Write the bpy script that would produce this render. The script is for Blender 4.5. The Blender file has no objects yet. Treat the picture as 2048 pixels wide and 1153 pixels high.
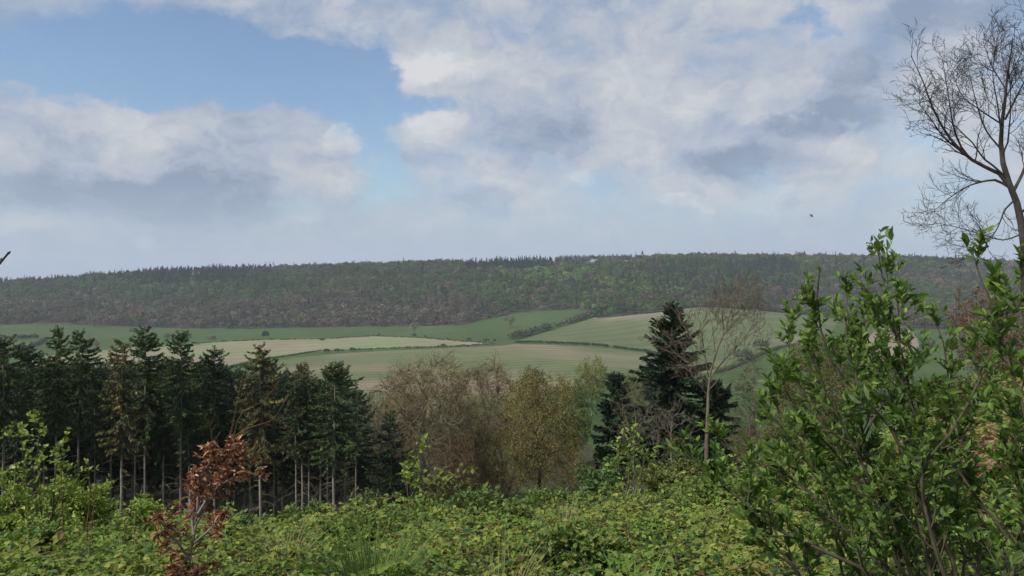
import bpy, math, random
import numpy as np

# ------------------------------------------------------------------ camera, sky, sun
F = 1520.0            # focal length in photo pixels (2048 wide)
HOR = 550.0           # photo row of the true horizon
sc = bpy.context.scene
C = sc.collection
cam_d = bpy.data.cameras.new("camera")
cam = bpy.data.objects.new("camera", cam_d)
C.objects.link(cam)
cam.location = (0, 0, 0)
cam.rotation_euler = (math.radians(90), 0, 0)
cam_d.sensor_width = 36.0
cam_d.lens = 36.0 * F / 2048.0
cam_d.shift_y = (HOR - 576.5) / 2048.0
cam_d.clip_start = 0.05
cam_d.clip_end = 20000
sc.camera = cam
sc.view_settings.view_transform = 'Standard'
sc.view_settings.look = 'None'
sc.view_settings.exposure = 0.0
sc.view_settings.gamma = 1.0
sc.cycles.max_bounces = 6
sc.cycles.diffuse_bounces = 3
sc.cycles.transmission_bounces = 4
sc.cycles.transparent_max_bounces = 6
sc.cycles.volume_bounces = 1

SUN_EL, SUN_AZ = math.radians(46), math.radians(236)   # azimuth clockwise from +Y
sun_d = bpy.data.lights.new("sun", 'SUN')
sun_d.energy = 4.3
sun_d.angle = math.radians(6)
sun_d.color = (1.0, 0.95, 0.87)
sun = bpy.data.objects.new("sun", sun_d)
C.objects.link(sun)
sun.rotation_euler = (math.radians(90) - SUN_EL, 0, -SUN_AZ + math.pi)
# lamp shines along -Z: direction to the sun is (sin az cos el, cos az cos el, sin el)
from mathutils import Vector
sdir = Vector((math.sin(SUN_AZ) * math.cos(SUN_EL), math.cos(SUN_AZ) * math.cos(SUN_EL), math.sin(SUN_EL)))
sun.rotation_euler = sdir.to_track_quat('Z', 'Y').to_euler()

world = bpy.data.worlds.new("World")
sc.world = world
world.use_nodes = True


def build_sky():
    nt = world.node_tree
    nt.nodes.clear()
    N, L = nt.nodes, nt.links

    def nd(t, **kw):
        n = N.new(t)
        for k, v in kw.items():
            setattr(n, k, v)
        return n

    def setin(n, i, v):
        if isinstance(v, bpy.types.NodeSocket):
            L.new(v, n.inputs[i])
        else:
            n.inputs[i].default_value = v

    def m(op, a, b=0.0, c=0.0, clamp=False):
        n = nd('ShaderNodeMath', operation=op, use_clamp=clamp)
        setin(n, 0, a); setin(n, 1, b); setin(n, 2, c)
        return n.outputs[0]

    def vm(op, a, b=(0, 0, 0)):
        n = nd('ShaderNodeVectorMath', operation=op)
        setin(n, 0, a); setin(n, 1, b)
        return n.outputs['Value'] if op == 'LENGTH' else n.outputs[0]

    def ramp(x, lo, hi, a=0.0, b=1.0, smooth=True):
        n = nd('ShaderNodeMapRange')
        n.interpolation_type = 'SMOOTHSTEP' if smooth else 'LINEAR'
        setin(n, 0, x); setin(n, 1, lo); setin(n, 2, hi); setin(n, 3, a); setin(n, 4, b)
        return n.outputs[0]

    def noise(v, scale, detail=5, rough=0.55, dist=0.0):
        n = nd('ShaderNodeTexNoise')
        setin(n, 'Vector', v)
        n.inputs['Scale'].default_value = scale
        n.inputs['Detail'].default_value = detail
        n.inputs['Roughness'].default_value = rough
        n.inputs['Distortion'].default_value = dist
        return n

    def mixc(f, a, b):
        n = nd('ShaderNodeMix', data_type='RGBA')
        setin(n, 0, f)
        for i, v in ((6, a), (7, b)):
            if isinstance(v, bpy.types.NodeSocket):
                L.new(v, n.inputs[i])
            else:
                n.inputs[i].default_value = (v[0], v[1], v[2], 1)
        return n.outputs[2]

    geo = nd('ShaderNodeTexCoord')
    sep = nd('ShaderNodeSeparateXYZ')
    L.new(geo.outputs['Generated'], sep.inputs[0])
    az = m('ARCTAN2', sep.outputs[0], sep.outputs[1])
    el = m('ARCSINE', sep.outputs[2])
    cv = nd('ShaderNodeCombineXYZ')
    L.new(az, cv.inputs[0]); L.new(el, cv.inputs[1])
    base = cv.outputs[0]
    # warped coordinates give the cloud masses ragged edges
    st = vm('MULTIPLY', base, (1.0, 1.5, 1.0))
    w1 = noise(st, 7.0, 6, 0.6)
    w2 = noise(st, 24.0, 6, 0.62)
    o1 = vm('MULTIPLY', vm('SUBTRACT', w1.outputs['Color'], (0.5, 0.5, 0.5)), (0.16, 0.10, 0))
    o2 = vm('MULTIPLY', vm('SUBTRACT', w2.outputs['Color'], (0.5, 0.5, 0.5)), (0.055, 0.04, 0))
    q = vm('ADD', vm('ADD', base, o1), o2)
    q2 = vm('ADD', base, o2)

    def blob(px, py, rx, ry, wgt, co=None, edge=0.25):
        ax = math.atan2(px - 1024, F)
        ee = math.atan2(HOR - py, math.hypot(F, px - 1024))
        c = math.cos(ax)
        v = vm('SUBTRACT', co if co is not None else q, (ax, ee, 0))
        v = vm('MULTIPLY', v, (1.0 / (rx / F * c * c), 1.0 / (ry / F * c), 0))
        r = vm('LENGTH', v)
        return ramp(r, 1.45, edge, 0.0, wgt)

    def total(lst, start=0.0):
        s = start
        for x in lst:
            s = m('ADD', s, x)
        return s

    n_fine = noise(st, 9.0, 8, 0.58, 0.3).outputs[0]
    n_mid = noise(vm('ADD', st, (3.1, 7.7, 0.4)), 4.0, 7, 0.55, 0.2).outputs[0]
    # cover: 1 = cloud, 0 = blue
    cover = total([
        blob(400, 135, 400, 80, -1.15), blob(120, 150, 190, 45, -0.75), blob(700, 165, 150, 95, -1.0),
        blob(500, 75, 260, 45, -0.5), blob(840, 150, 60, 90, 0.3, q2), blob(745, 300, 40, 95, -0.55), blob(850, 215, 60, 30, -0.6),
        blob(1590, 18, 60, 26, -0.6), blob(1480, 75, 90, 14, -0.25, q2), blob(1480, 85, 160, 40, -0.28), blob(1290, 92, 70, 22, -0.25), blob(1250, 200, 300, 120, 0.3), blob(1420, 110, 170, 90, 0.42), blob(1700, 230, 300, 160, 0.2),
        blob(1640, 55, 60, 30, -0.4), blob(1385, 140, 60, 30, -0.4),
        blob(1820, 320, 70, 60, -0.25), blob(760, 380, 60, 50, -0.3),
        blob(40, 130, 60, 30, 0.75), blob(880, 150, 110, 40, 0.75, q2), blob(865, 255, 60, 35, 0.6, q2),
        blob(350, 290, 380, 110, 0.5), blob(480, 225, 230, 45, 0.45), blob(820, 85, 130, 40, 0.35), blob(330, 45, 70, 45, 0.45, q2)], 0.62)
    cover = m('ADD', cover, m('MULTIPLY', m('SUBTRACT', n_fine, 0.5), 1.5))
    alpha = ramp(cover, 0.0, 0.82, 0.07, 1.0)
    # soft haze band over the horizon replaces distinct clouds
    lowband = ramp(el, math.radians(7.5), math.radians(0.8))
    # brightness of the cloud itself (thick bases are darker, sunlit tops lighter)
    shade = total([
        blob(380, 395, 330, 50, -0.55), blob(90, 350, 130, 60, -0.35), blob(1900, 20, 190, 55, -0.5), blob(1720, 150, 85, 60, -0.42),
        blob(1640, 250, 130, 32, -0.6), blob(1480, 318, 120, 38, -0.55), blob(1080, 260, 120, 60, -0.35),
        blob(960, 410, 90, 25, -0.3), blob(60, 40, 120, 50, -0.25), blob(1180, 60, 200, 60, -0.15), blob(830, 320, 70, 25, -0.35),
        blob(860, 140, 100, 28, 0.5, q2), blob(870, 245, 55, 30, 0.35, q2), blob(690, 265, 45, 40, 0.4), blob(600, 420, 65, 40, 0.5),
        blob(1390, 205, 40, 30, 0.22, q), blob(1525, 185, 55, 30, 0.2, q), blob(1240, 300, 130, 50, 0.1), blob(1160, 352, 30, 15, 0.35, q2),
        blob(60, 455, 110, 30, 0.3), blob(290, 486, 22, 17, 0.5, base), blob(1540, 400, 80, 25, 0.35), blob(1360, 410, 60, 12, 0.3),
        blob(300, 250, 150, 40, 0.2), blob(1050, 90, 300, 60, 0.1)], 0.50)
    shade = m('ADD', shade, m('MULTIPLY', m('SUBTRACT', n_fine, 0.5), 1.1))
    shade = m('ADD', shade, m('MULTIPLY', m('SUBTRACT', n_mid, 0.5), 0.8))
    n_det = noise(vm('MULTIPLY', vm('ADD', q, (1.7, 2.2, 0.9)), (1, 1.4, 1)), 26.0, 7, 0.6, 0.4).outputs[0]
    shade = m('ADD', shade, m('MULTIPLY', m('SUBTRACT', n_det, 0.5), 0.85))
    cr = nd('ShaderNodeValToRGB')
    L.new(shade, cr.inputs[0])
    e = cr.color_ramp.elements
    K = 1.0
    cols = [(0.0, (0.285, 0.345, 0.46)), (0.33, (0.405, 0.465, 0.575)), (0.62, (0.53, 0.565, 0.625)), (1.0, (0.70, 0.705, 0.72))]
    e[0].position = cols[0][0]; e[0].color = (*cols[0][1], 1)
    e[1].position = cols[-1][0]; e[1].color = (*cols[-1][1], 1)
    for p, c_ in cols[1:-1]:
        x = e.new(p); x.color = (*c_, 1)
    sky = nd('ShaderNodeTexSky', sky_type='NISHITA')
    sky.sun_disc = False
    sky.sun_elevation = SUN_EL
    sky.sun_rotation = SUN_AZ
    sky.air_density = 1.0; sky.dust_density = 1.2; sky.ozone_density = 1.5
    SKS = 0.09
    blue = vm('MULTIPLY', sky.outputs[0], (SKS * 1.36, SKS * 1.46, SKS * 1.52))
    hazecol = (0.405, 0.495, 0.635)
    blue = mixc(m('MULTIPLY', lowband, 0.9), blue, hazecol)
    cloud = mixc(m('MULTIPLY', lowband, 0.62), cr.outputs[0], hazecol)
    alpha2 = m('MULTIPLY', alpha, m('SUBTRACT', 1.0, m('MULTIPLY', lowband, 0.35)))
    col = mixc(m('MULTIPLY', alpha2, 0.97), blue, cloud)
    col = vm('MULTIPLY', col, (1 / SKS,) * 3)
    bg = nd('ShaderNodeBackground')
    L.new(col, bg.inputs[0])
    bg.inputs[1].default_value = SKS
    out = nd('ShaderNodeOutputWorld')
    L.new(bg.outputs[0], out.inputs[0])
    world.cycles.sampling_method = 'MANUAL'
    world.cycles.sample_map_resolution = 512


build_sky()

# ------------------------------------------------------------------ helpers
rng = np.random.default_rng(7)


def unit(v):
    return v / np.maximum(np.linalg.norm(v, axis=-1, keepdims=True), 1e-9)


def P(px, py, d):
    return np.array([(px - 1024) / F * d, d, (HOR - py) / F * d])


def mk(name, parts, mat, parent=None, smooth=False):
    """one mesh object from a list of (verts, faces, per-face tint)"""
    parts = [p for p in parts if p is not None and len(p[1])]
    Vs, loops, sizes, tints = [], [], [], []
    off = 0
    for V, Fc, T in parts:
        Vs.append(np.asarray(V, np.float32))
        Fc = np.asarray(Fc, np.int64)
        loops.append((Fc + off).ravel())
        sizes.append(np.full(len(Fc), Fc.shape[1]))
        T = np.asarray(T, np.float32)
        if T.ndim == 1:
            T = np.repeat(T[None], len(Fc), 0)
        tints.append(T)
        off += len(V)
    me = bpy.data.meshes.new(name)
    if parts:
        V = np.concatenate(Vs); Lp = np.concatenate(loops); S = np.concatenate(sizes); T = np.concatenate(tints)
        me.vertices.add(len(V)); me.vertices.foreach_set("co", V.ravel())
        me.loops.add(len(Lp)); me.loops.foreach_set("vertex_index", Lp.astype(np.int32))
        me.polygons.add(len(S))
        st = np.concatenate([[0], np.cumsum(S)[:-1]])
        me.polygons.foreach_set("loop_start", st.astype(np.int32))
        me.polygons.foreach_set("loop_total", S.astype(np.int32))
        at = me.attributes.new("tint", 'FLOAT_COLOR', 'FACE')
        at.data.foreach_set("color", np.concatenate([T, np.ones((len(T), 1), np.float32)], 1).ravel())
        me.polygons.foreach_set("use_smooth", np.full(len(S), smooth))
        me.update(calc_edges=True)
        me.validate()
    me.materials.append(mat)
    o = bpy.data.objects.new(name, me)
    C.objects.link(o)
    if parent is not None:
        o.parent = parent
    return o


def tag(o, label=None, cat=None, group=None, kind=None):
    if label: o["label"] = label
    if cat: o["category"] = cat
    if group: o["group"] = group
    if kind: o["kind"] = kind
    return o


def thing(name, label, cat, loc, group=None):
    o = bpy.data.objects.new(name, None)
    C.objects.link(o)
    o.location = loc
    o.empty_display_size = 0.2
    return tag(o, label, cat, group)


def dup(root, loc, rz, scale, label, group):
    r = root.copy(); C.objects.link(r)
    r.location = loc; r.rotation_euler = (0, 0, rz); r.scale = (scale[0], scale[0], scale[1])
    r["label"] = label; r["group"] = group
    for ch in root.children:
        c = ch.copy(); C.objects.link(c); c.parent = r
    return r


def tubes(PL, R, sides, tint):
    """PL (N,k,3) polylines, R (N,k) radii"""
    N, k, _ = PL.shape
    T = np.empty_like(PL)
    T[:, 1:-1] = PL[:, 2:] - PL[:, :-2]
    T[:, 0] = PL[:, 1] - PL[:, 0]
    T[:, -1] = PL[:, -1] - PL[:, -2]
    T = unit(T)
    mean = unit(PL[:, -1] - PL[:, 0])
    ref = np.where(np.abs(mean[:, 2:3]) > 0.8, np.array([[1.0, 0.1, 0]]), np.array([[0, 0.1, 1.0]]))
    n1 = unit(np.cross(T, ref[:, None, :]))
    n2 = np.cross(T, n1)
    a = np.arange(sides) / sides * 2 * math.pi
    V = PL[:, :, None, :] + R[:, :, None, None] * (np.cos(a)[None, None, :, None] * n1[:, :, None, :] + np.sin(a)[None, None, :, None] * n2[:, :, None, :])
    V = V.reshape(-1, 3)
    idx = np.arange(N * k * sides).reshape(N, k, sides)
    A = idx[:, :-1, :]; B = np.roll(A, -1, 2); D = idx[:, 1:, :]; E = np.roll(D, -1, 2)
    Fc = np.stack([A, B, E, D], -1).reshape(-1, 4)
    tint = np.asarray(tint, float)
    if tint.ndim == 2:
        tint = np.repeat(tint, (k - 1) * sides, 0)
    return V, Fc, tint


def at_t(PL, t):
    """points and tangents at parameter t (N,m) along PL (N,k,3)"""
    N, k, _ = PL.shape
    f = np.clip(t, 0, 0.9999) * (k - 1)
    i = f.astype(int); w = (f - i)[..., None]
    r = np.arange(N)[:, None]
    a, b = PL[r, i], PL[r, i + 1]
    return a * (1 - w) + b * w, unit(b - a), i, w


def grow(rg, PL, R, per, t0, t1, ang, length, k, up=0.1, wob=0.15, rr=0.5, taper=0.25, flat=None, outward=None, rmin=0.004, lpow=0.5):
    N = len(PL)
    t = (np.arange(per)[None, :] + rg.random((N, per))) / per * (t1 - t0) + t0
    p, tan, i, w = at_t(PL, t)
    ra = R[np.arange(N)[:, None], i] * (1 - w[..., 0]) + R[np.arange(N)[:, None], i + 1] * w[..., 0]
    p = p.reshape(-1, 3); tan = tan.reshape(-1, 3); ra = ra.ravel(); tt = t.ravel()
    rnd = rg.normal(size=p.shape)
    if flat is not None:
        rnd = rnd * flat
    perp = unit(rnd - (rnd * tan).sum(1, keepdims=True) * tan)
    a = np.radians(rg.uniform(ang[0], ang[1], len(p)))[:, None]
    d = np.cos(a) * tan + np.sin(a) * perp
    plen = np.linalg.norm(np.diff(PL, axis=1), axis=2).sum(1)
    Ln = length * (np.repeat(plen, per) if length < 1.0 else np.ones(len(p)))
    if length >= 1.0:
        Ln = Ln * (length - 1.0)
    Ln = Ln * rg.uniform(0.6, 1.15, len(p)) * (1 - lpow * (tt - t0) / max(t1 - t0, 1e-6))
    out = np.empty((len(p), k, 3)); out[:, 0] = p
    cur = p.copy()
    for j in range(1, k):
        d = d + rg.normal(size=d.shape) * wob
        d[:, 2] += up
        d = unit(d)
        cur = cur + d * (Ln / (k - 1))[:, None]
        out[:, j] = cur
    r0 = np.maximum(np.minimum(ra * rr, ra * 0.9), rmin)
    prof = np.linspace(1, taper, k)[None]
    return out, np.maximum(r0[:, None] * prof, rmin * 0.7)


def rhomb(rg, pos, ln, wd, dirs=None, nrm=None, tint=(1, 1, 1), jit=0.15):
    """small flat leaf clumps: one 4-sided face each"""
    n = len(pos)
    if dirs is None:
        dirs = unit(rg.normal(size=(n, 3)))
    if nrm is None:
        nrm = rg.normal(size=(n, 3))
    s = unit(np.cross(dirs, nrm))
    ln = np.broadcast_to(ln, (n,))[:, None]; wd = np.broadcast_to(wd, (n,))[:, None]
    V = np.stack([pos, pos + dirs * ln * 0.45 + s * wd, pos + dirs * ln, pos + dirs * ln * 0.45 - s * wd], 1).reshape(-1, 3)
    Fc = np.arange(4 * n).reshape(n, 4)
    T = np.asarray(tint, float)
    if T.ndim == 1:
        T = np.repeat(T[None], n, 0)
    T = T * (1 + rg.normal(size=(n, 1)) * jit).clip(0.4, 1.8)
    return V, Fc, T


def leaf(rg, pos, dirs, ln, wd, tint, fold=0.25, curl=0.3, jit=0.18, nrm_up=0.7):
    """a real leaf: two folded halves with a drooping tip, ten corners"""
    n = len(pos)
    dirs = unit(dirs)
    nrm = rg.normal(size=(n, 3)) * (1 - nrm_up) + np.array([0, 0, 1.0]) * nrm_up
    s = unit(np.cross(dirs, nrm)); u = np.cross(s, dirs)
    u = np.where(u[:, 2:3] < 0, -u, u)
    ln = np.broadcast_to(ln, (n,))[:, None]; wd = np.broadcast_to(wd, (n,))[:, None]
    cu = (curl * (0.5 + rg.random((n, 1)))) * ln
    fo = fold * (0.5 + rg.random((n, 1))) * wd
    def pt(t, side, w):
        return pos + dirs * ln * t + s * wd * w * side + u * (fo * w * (1 if side else 0)) - u * cu * t * t
    V = np.stack([pt(0, 0, 0), pt(0.25, 1, 0.8), pt(0.55, 1, 0.9), pt(0.8, 1, 0.5), pt(1, 0, 0),
                  pt(0.8, -1, 0.5), pt(0.55, -1, 0.9), pt(0.25, -1, 0.8), pt(0.5, 0, 0)], 1).reshape(-1, 3)
    b = np.arange(n)[:, None] * 9
    f = np.array([[0, 1, 2, 8], [8, 2, 3, 4], [0, 8, 6, 7], [8, 4, 5, 6]])
    Fc = (b[:, None, :] + f[None]).reshape(-1, 4)
    T = np.asarray(tint, float)
    if T.ndim == 1:
        T = np.repeat(T[None], n, 0)
    T = T * (1 + rg.normal(size=(n, 1)) * jit).clip(0.4, 1.8)
    return V, Fc, np.repeat(T, 4, 0)


# ------------------------------------------------------------------ materials
def mat_base(name):
    m = bpy.data.materials.new(name)
    m.use_nodes = True
    nt = m.node_tree
    nt.nodes.clear()
    out = nt.nodes.new('ShaderNodeOutputMaterial')
    return m, nt, out


def mat_leaf(name, rough=0.6, trans=0.3, spec=0.25, tscale=(1.3, 1.45, 0.7), nscale=None, mul=1.0):
    m, nt, out = mat_base(name)
    at = nt.nodes.new('ShaderNodeAttribute'); at.attribute_name = 'tint'
    col = at.outputs['Color']
    if nscale:
        tc = nt.nodes.new('ShaderNodeTexCoord')
        nz = nt.nodes.new('ShaderNodeTexNoise'); nz.inputs['Scale'].default_value = nscale; nz.inputs['Detail'].default_value = 3
        nt.links.new(tc.outputs['Object'], nz.inputs['Vector'])
        mr = nt.nodes.new('ShaderNodeMapRange'); mr.inputs[1].default_value = 0.3; mr.inputs[2].default_value = 0.7
        mr.inputs[3].default_value = 0.72; mr.inputs[4].default_value = 1.28
        nt.links.new(nz.outputs[0], mr.inputs[0])
        vm = nt.nodes.new('ShaderNodeVectorMath'); vm.operation = 'SCALE'
        nt.links.new(col, vm.inputs[0]); nt.links.new(mr.outputs[0], vm.inputs['Scale'])
        col = vm.outputs[0]
    bs = nt.nodes.new('ShaderNodeBsdfPrincipled')
    bs.inputs['Roughness'].default_value = rough
    bs.inputs['Specular IOR Level'].default_value = spec
    nt.links.new(col, bs.inputs['Base Color'])
    if trans > 0:
        tr = nt.nodes.new('ShaderNodeBsdfTranslucent')
        sc_ = nt.nodes.new('ShaderNodeVectorMath'); sc_.operation = 'MULTIPLY'; sc_.inputs[1].default_value = tscale
        nt.links.new(col, sc_.inputs[0]); nt.links.new(sc_.outputs[0], tr.inputs[0])
        mx = nt.nodes.new('ShaderNodeMixShader'); mx.inputs[0].default_value = trans
        nt.links.new(bs.outputs[0], mx.inputs[1]); nt.links.new(tr.outputs[0], mx.inputs[2])
        nt.links.new(mx.outputs[0], out.inputs[0])
    else:
        nt.links.new(bs.outputs[0], out.inputs[0])
    return m


def mat_bark(name, c0, c1, scale=6.0, stretch=0.25):
    m, nt, out = mat_base(name)
    tc = nt.nodes.new('ShaderNodeTexCoord')
    mp = nt.nodes.new('ShaderNodeMapping'); mp.inputs['Scale'].default_value = (1, 1, stretch)
    nt.links.new(tc.outputs['Object'], mp.inputs[0])
    nz = nt.nodes.new('ShaderNodeTexNoise'); nz.inputs['Scale'].default_value = scale; nz.inputs['Detail'].default_value = 6; nz.inputs['Roughness'].default_value = 0.65
    nt.links.new(mp.outputs[0], nz.inputs['Vector'])
    cr = nt.nodes.new('ShaderNodeValToRGB')
    cr.color_ramp.elements[0].position = 0.35; cr.color_ramp.elements[0].color = (*c0, 1)
    cr.color_ramp.elements[1].position = 0.68; cr.color_ramp.elements[1].color = (*c1, 1)
    nt.links.new(nz.outputs[0], cr.inputs[0])
    at = nt.nodes.new('ShaderNodeAttribute'); at.attribute_name = 'tint'
    mu = nt.nodes.new('ShaderNodeVectorMath'); mu.operation = 'MULTIPLY'
    nt.links.new(cr.outputs[0], mu.inputs[0]); nt.links.new(at.outputs['Color'], mu.inputs[1])
    bs = nt.nodes.new('ShaderNodeBsdfPrincipled'); bs.inputs['Roughness'].default_value = 0.85; bs.inputs['Specular IOR Level'].default_value = 0.2
    nt.links.new(mu.outputs[0], bs.inputs['Base Color'])
    bp = nt.nodes.new('ShaderNodeBump'); bp.inputs['Strength'].default_value = 0.4; bp.inputs['Distance'].default_value = 0.02
    nt.links.new(nz.outputs[0], bp.inputs['Height']); nt.links.new(bp.outputs[0], bs.inputs['Normal'])
    nt.links.new(bs.outputs[0], out.inputs[0])
    return m


def mat_ground(name, cols, scale, scale2=None, amt2=0.35, rows=None, stretch=(1, 1, 1), rowdir=0.0, patch=None):
    """cols: list of (pos, rgb) on a noise ramp; rows: (spacing in m, strength) tractor lines; patch: (rgb, scale, lo, hi)"""
    m, nt, out = mat_base(name)
    N, L = nt.nodes, nt.links
    tc = N.new('ShaderNodeTexCoord')
    mp = N.new('ShaderNodeMapping'); mp.inputs['Scale'].default_value = stretch; mp.inputs['Rotation'].default_value = (0, 0, rowdir)
    L.new(tc.outputs['Object'], mp.inputs[0])
    def nz(sc_, det=6, r=0.6, v=None):
        n = N.new('ShaderNodeTexNoise'); n.inputs['Scale'].default_value = sc_; n.inputs['Detail'].default_value = det; n.inputs['Roughness'].default_value = r
        L.new(v if v is not None else mp.outputs[0], n.inputs['Vector']); return n.outputs[0]
    a = nz(scale)
    cr = N.new('ShaderNodeValToRGB')
    e = cr.color_ramp.elements
    e[0].position, e[1].position = cols[0][0], cols[-1][0]
    e[0].color = (*cols[0][1], 1); e[1].color = (*cols[-1][1], 1)
    for p_, c_ in cols[1:-1]:
        x = e.new(p_); x.color = (*c_, 1)
    L.new(a, cr.inputs[0])
    col = cr.outputs[0]
    def scaleby(col, fac, lo, hi, t0=0.3, t1=0.7):
        mr = N.new('ShaderNodeMapRange'); mr.inputs[1].default_value = t0; mr.inputs[2].default_value = t1
        mr.inputs[3].default_value = lo; mr.inputs[4].default_value = hi
        L.new(fac, mr.inputs[0])
        s = N.new('ShaderNodeVectorMath'); s.operation = 'SCALE'
        L.new(col, s.inputs[0]); L.new(mr.outputs[0], s.inputs['Scale'])
        return s.outputs[0]
    if patch:
        pn = nz(patch[1], 4, 0.5, tc.outputs['Object'])
        mr = N.new('ShaderNodeMapRange'); mr.interpolation_type = 'SMOOTHSTEP'
        mr.inputs[1].default_value = patch[2]; mr.inputs[2].default_value = patch[3]
        L.new(pn, mr.inputs[0])
        mx = N.new('ShaderNodeMix'); mx.data_type = 'RGBA'
        L.new(mr.outputs[0], mx.inputs[0]); L.new(col, mx.inputs[6]); mx.inputs[7].default_value = (*patch[0], 1)
        col = mx.outputs[2]
    if rows:
        wv = N.new('ShaderNodeTexWave'); wv.bands_direction = 'X'
        wv.inputs['Scale'].default_value = 2 * math.pi / (rows[0] * 20.0) ; wv.inputs['Distortion'].default_value = 1.2
        wv.inputs['Detail'].default_value = 2; wv.inputs['Detail Scale'].default_value = 0.15
        L.new(mp.outputs[0], wv.inputs[0])
        col = scaleby(col, wv.outputs['Fac'], 1 - rows[1], 1 + rows[1], 0, 1)
    if scale2:
        col = scaleby(col, nz(scale2, 5), 1 - amt2, 1 + amt2)
    bs = N.new('ShaderNodeBsdfPrincipled'); bs.inputs['Roughness'].default_value = 0.95; bs.inputs['Specular IOR Level'].default_value = 0.1
    L.new(col, bs.inputs['Base Color']); L.new(bs.outputs[0], out.inputs[0])
    return m


M_far = mat_leaf("far_foliage", 0.8, 0.15, 0.05)
M_leaf = mat_leaf("tree_leaves", 0.6, 0.3, 0.2)
M_needle = mat_leaf("conifer_needles", 0.6, 0.1, 0.2)
M_willow = mat_leaf("glossy_leaves", 0.52, 0.38, 0.25, nscale=14.0)
M_bramble = mat_leaf("bramble_leaves", 0.62, 0.3, 0.14, nscale=9.0)
M_dead = mat_leaf("dead_leaves", 0.55, 0.25, 0.3, (1.4, 1.0, 0.7))
M_bark_spruce = mat_bark("spruce_bark", (0.13, 0.115, 0.09), (0.33, 0.30, 0.25), 5.0)
M_bark_brown = mat_bark("brown_bark", (0.11, 0.085, 0.06), (0.22, 0.18, 0.13), 5.0)
M_bark_grey = mat_bark("grey_bark", (0.12, 0.11, 0.09), (0.27, 0.24, 0.20), 5.0)
M_bark_dark = mat_bark("dark_bark", (0.03, 0.026, 0.022), (0.085, 0.075, 0.06), 7.0)
M_stem = mat_bark("shrub_stem", (0.05, 0.045, 0.03), (0.12, 0.10, 0.065), 30.0)

# ------------------------------------------------------------------ terrain
def pchip(x, y, xn):
    """monotone cubic along axis 0"""
    h = np.diff(x)[:, None]; dl = np.diff(y, axis=0) / h
    m_ = np.zeros_like(y)
    w1 = 2 * h[1:] + h[:-1]; w2 = h[1:] + 2 * h[:-1]
    ok = dl[1:] * dl[:-1] > 0
    with np.errstate(divide='ignore', invalid='ignore'):
        hm = (w1 + w2) / (w1 / dl[:-1] + w2 / dl[1:])
    m_[1:-1] = np.where(ok, hm, 0)
    m_[0] = dl[0]; m_[-1] = dl[-1]
    i = np.clip(np.searchsorted(x, xn, 'right') - 1, 0, len(x) - 2)
    hh = (x[i + 1] - x[i])[:, None]; t = ((xn - x[i])[:, None]) / hh
    return ((1 + 2 * t) * (1 - t) ** 2) * y[i] + t * (1 - t) ** 2 * hh * m_[i] + t * t * (3 - 2 * t) * y[i + 1] + t * t * (t - 1) * hh * m_[i + 1]


DN = [1, 3, 8, 20, 40, 70]
DF = [120, 200, 300, 450, 600, 800, 1000, 1250, 1500, 1900, 2300, 3000, 4000]
COLS = {
    -2500: ([-1.62, -1.9, -3.1, -6.9, -14, -24], [955, 860, 795, 755, 725, 692, 670, 652, 617, 574, 584, 585, 590]),
    -600: ([-1.62, -1.9, -3.1, -6.9, -14, -24], [955, 860, 795, 755, 725, 692, 670, 652, 615, 565, 572, 585, 590]),
    0: ([-1.62, -1.9, -3.1, -6.9, -14, -24], [955, 857, 793, 753, 722, 692, 670, 651, 614, 572, 582, 585, 590]),
    300: ([-1.62, -1.9, -3.1, -6.9, -14, -24], [955, 855, 793, 755, 728, 702, 678, 656, 614, 553, 565, 585, 590]),
    600: ([-1.62, -1.9, -3.1, -6.9, -14, -24], [955, 855, 800, 765, 735, 703, 677, 655, 606, 542, 553, 585, 590]),
    850: ([-1.62, -1.9, -3.1, -6.8, -13.7, -23], [955, 855, 800, 765, 732, 697, 673, 652, 601, 534, 546, 585, 590]),
    1010: ([-1.62, -1.9, -3.05, -6.6, -13.2, -22.3], [955, 850, 797, 760, 726, 692, 668, 640, 590, 530, 541, 585, 590]),
    1150: ([-1.62, -1.9, -3.05, -6.4, -12.8, -21.5], [950, 845, 797, 758, 726, 696, 655, 621, 580, 525, 534, 585, 590]),
    1290: ([-1.62, -1.9, -3.0, -6.2, -12.3, -20], [950, 850, 800, 762, 734, 703, 640, 613, 575, 522, 532, 585, 590]),
    1400: ([-1.62, -1.9, -2.95, -6.0, -11.6, -18.5], [940, 850, 800, 767, 742, 695, 616, 622, 575, 520, 530, 585, 590]),
    1590: ([-1.62, -1.9, -2.85, -5.6, -10.6, -17], [930, 850, 800, 770, 745, 692, 630, 632, 580, 521, 531, 585, 590]),
    1800: ([-1.62, -1.85, -2.6, -4.6, -8.5, -15], [900, 845, 800, 770, 742, 700, 655, 640, 590, 523, 533, 585, 590]),
    2048: ([-1.62, -1.8, -2.15, -2.6, -4.6, -12], [880, 840, 800, 770, 740, 700, 665, 645, 595, 534, 542, 585, 590]),
    2500: ([-1.62, -1.7, -1.7, -1.4, -2.5, -9], [870, 840, 800, 770, 740, 700, 665, 645, 595, 540, 550, 585, 590]),
    5000: ([-1.62, -1.65, -1.5, -1.0, -2.0, -9], [870, 840, 800, 770, 740, 700, 665, 645, 595, 540, 550, 585, 590]),
}
_cx = np.array(sorted(COLS)); _d = np.array(DN + DF, float)
_tab = np.array([list(COLS[c][0]) + [(HOR - p) / F * d for p, d in zip(COLS[c][1], DF)] for c in _cx]).T   # (nd, nc)
LD = np.linspace(0, math.log(4000), 900)
_fine = pchip(np.log(_d), _tab, LD)
PXG = np.linspace(-2500, 5000, 1501)
ZF = pchip(_cx.astype(float), np.ascontiguousarray(_fine.T), PXG).T        # (900, 1501)
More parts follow.
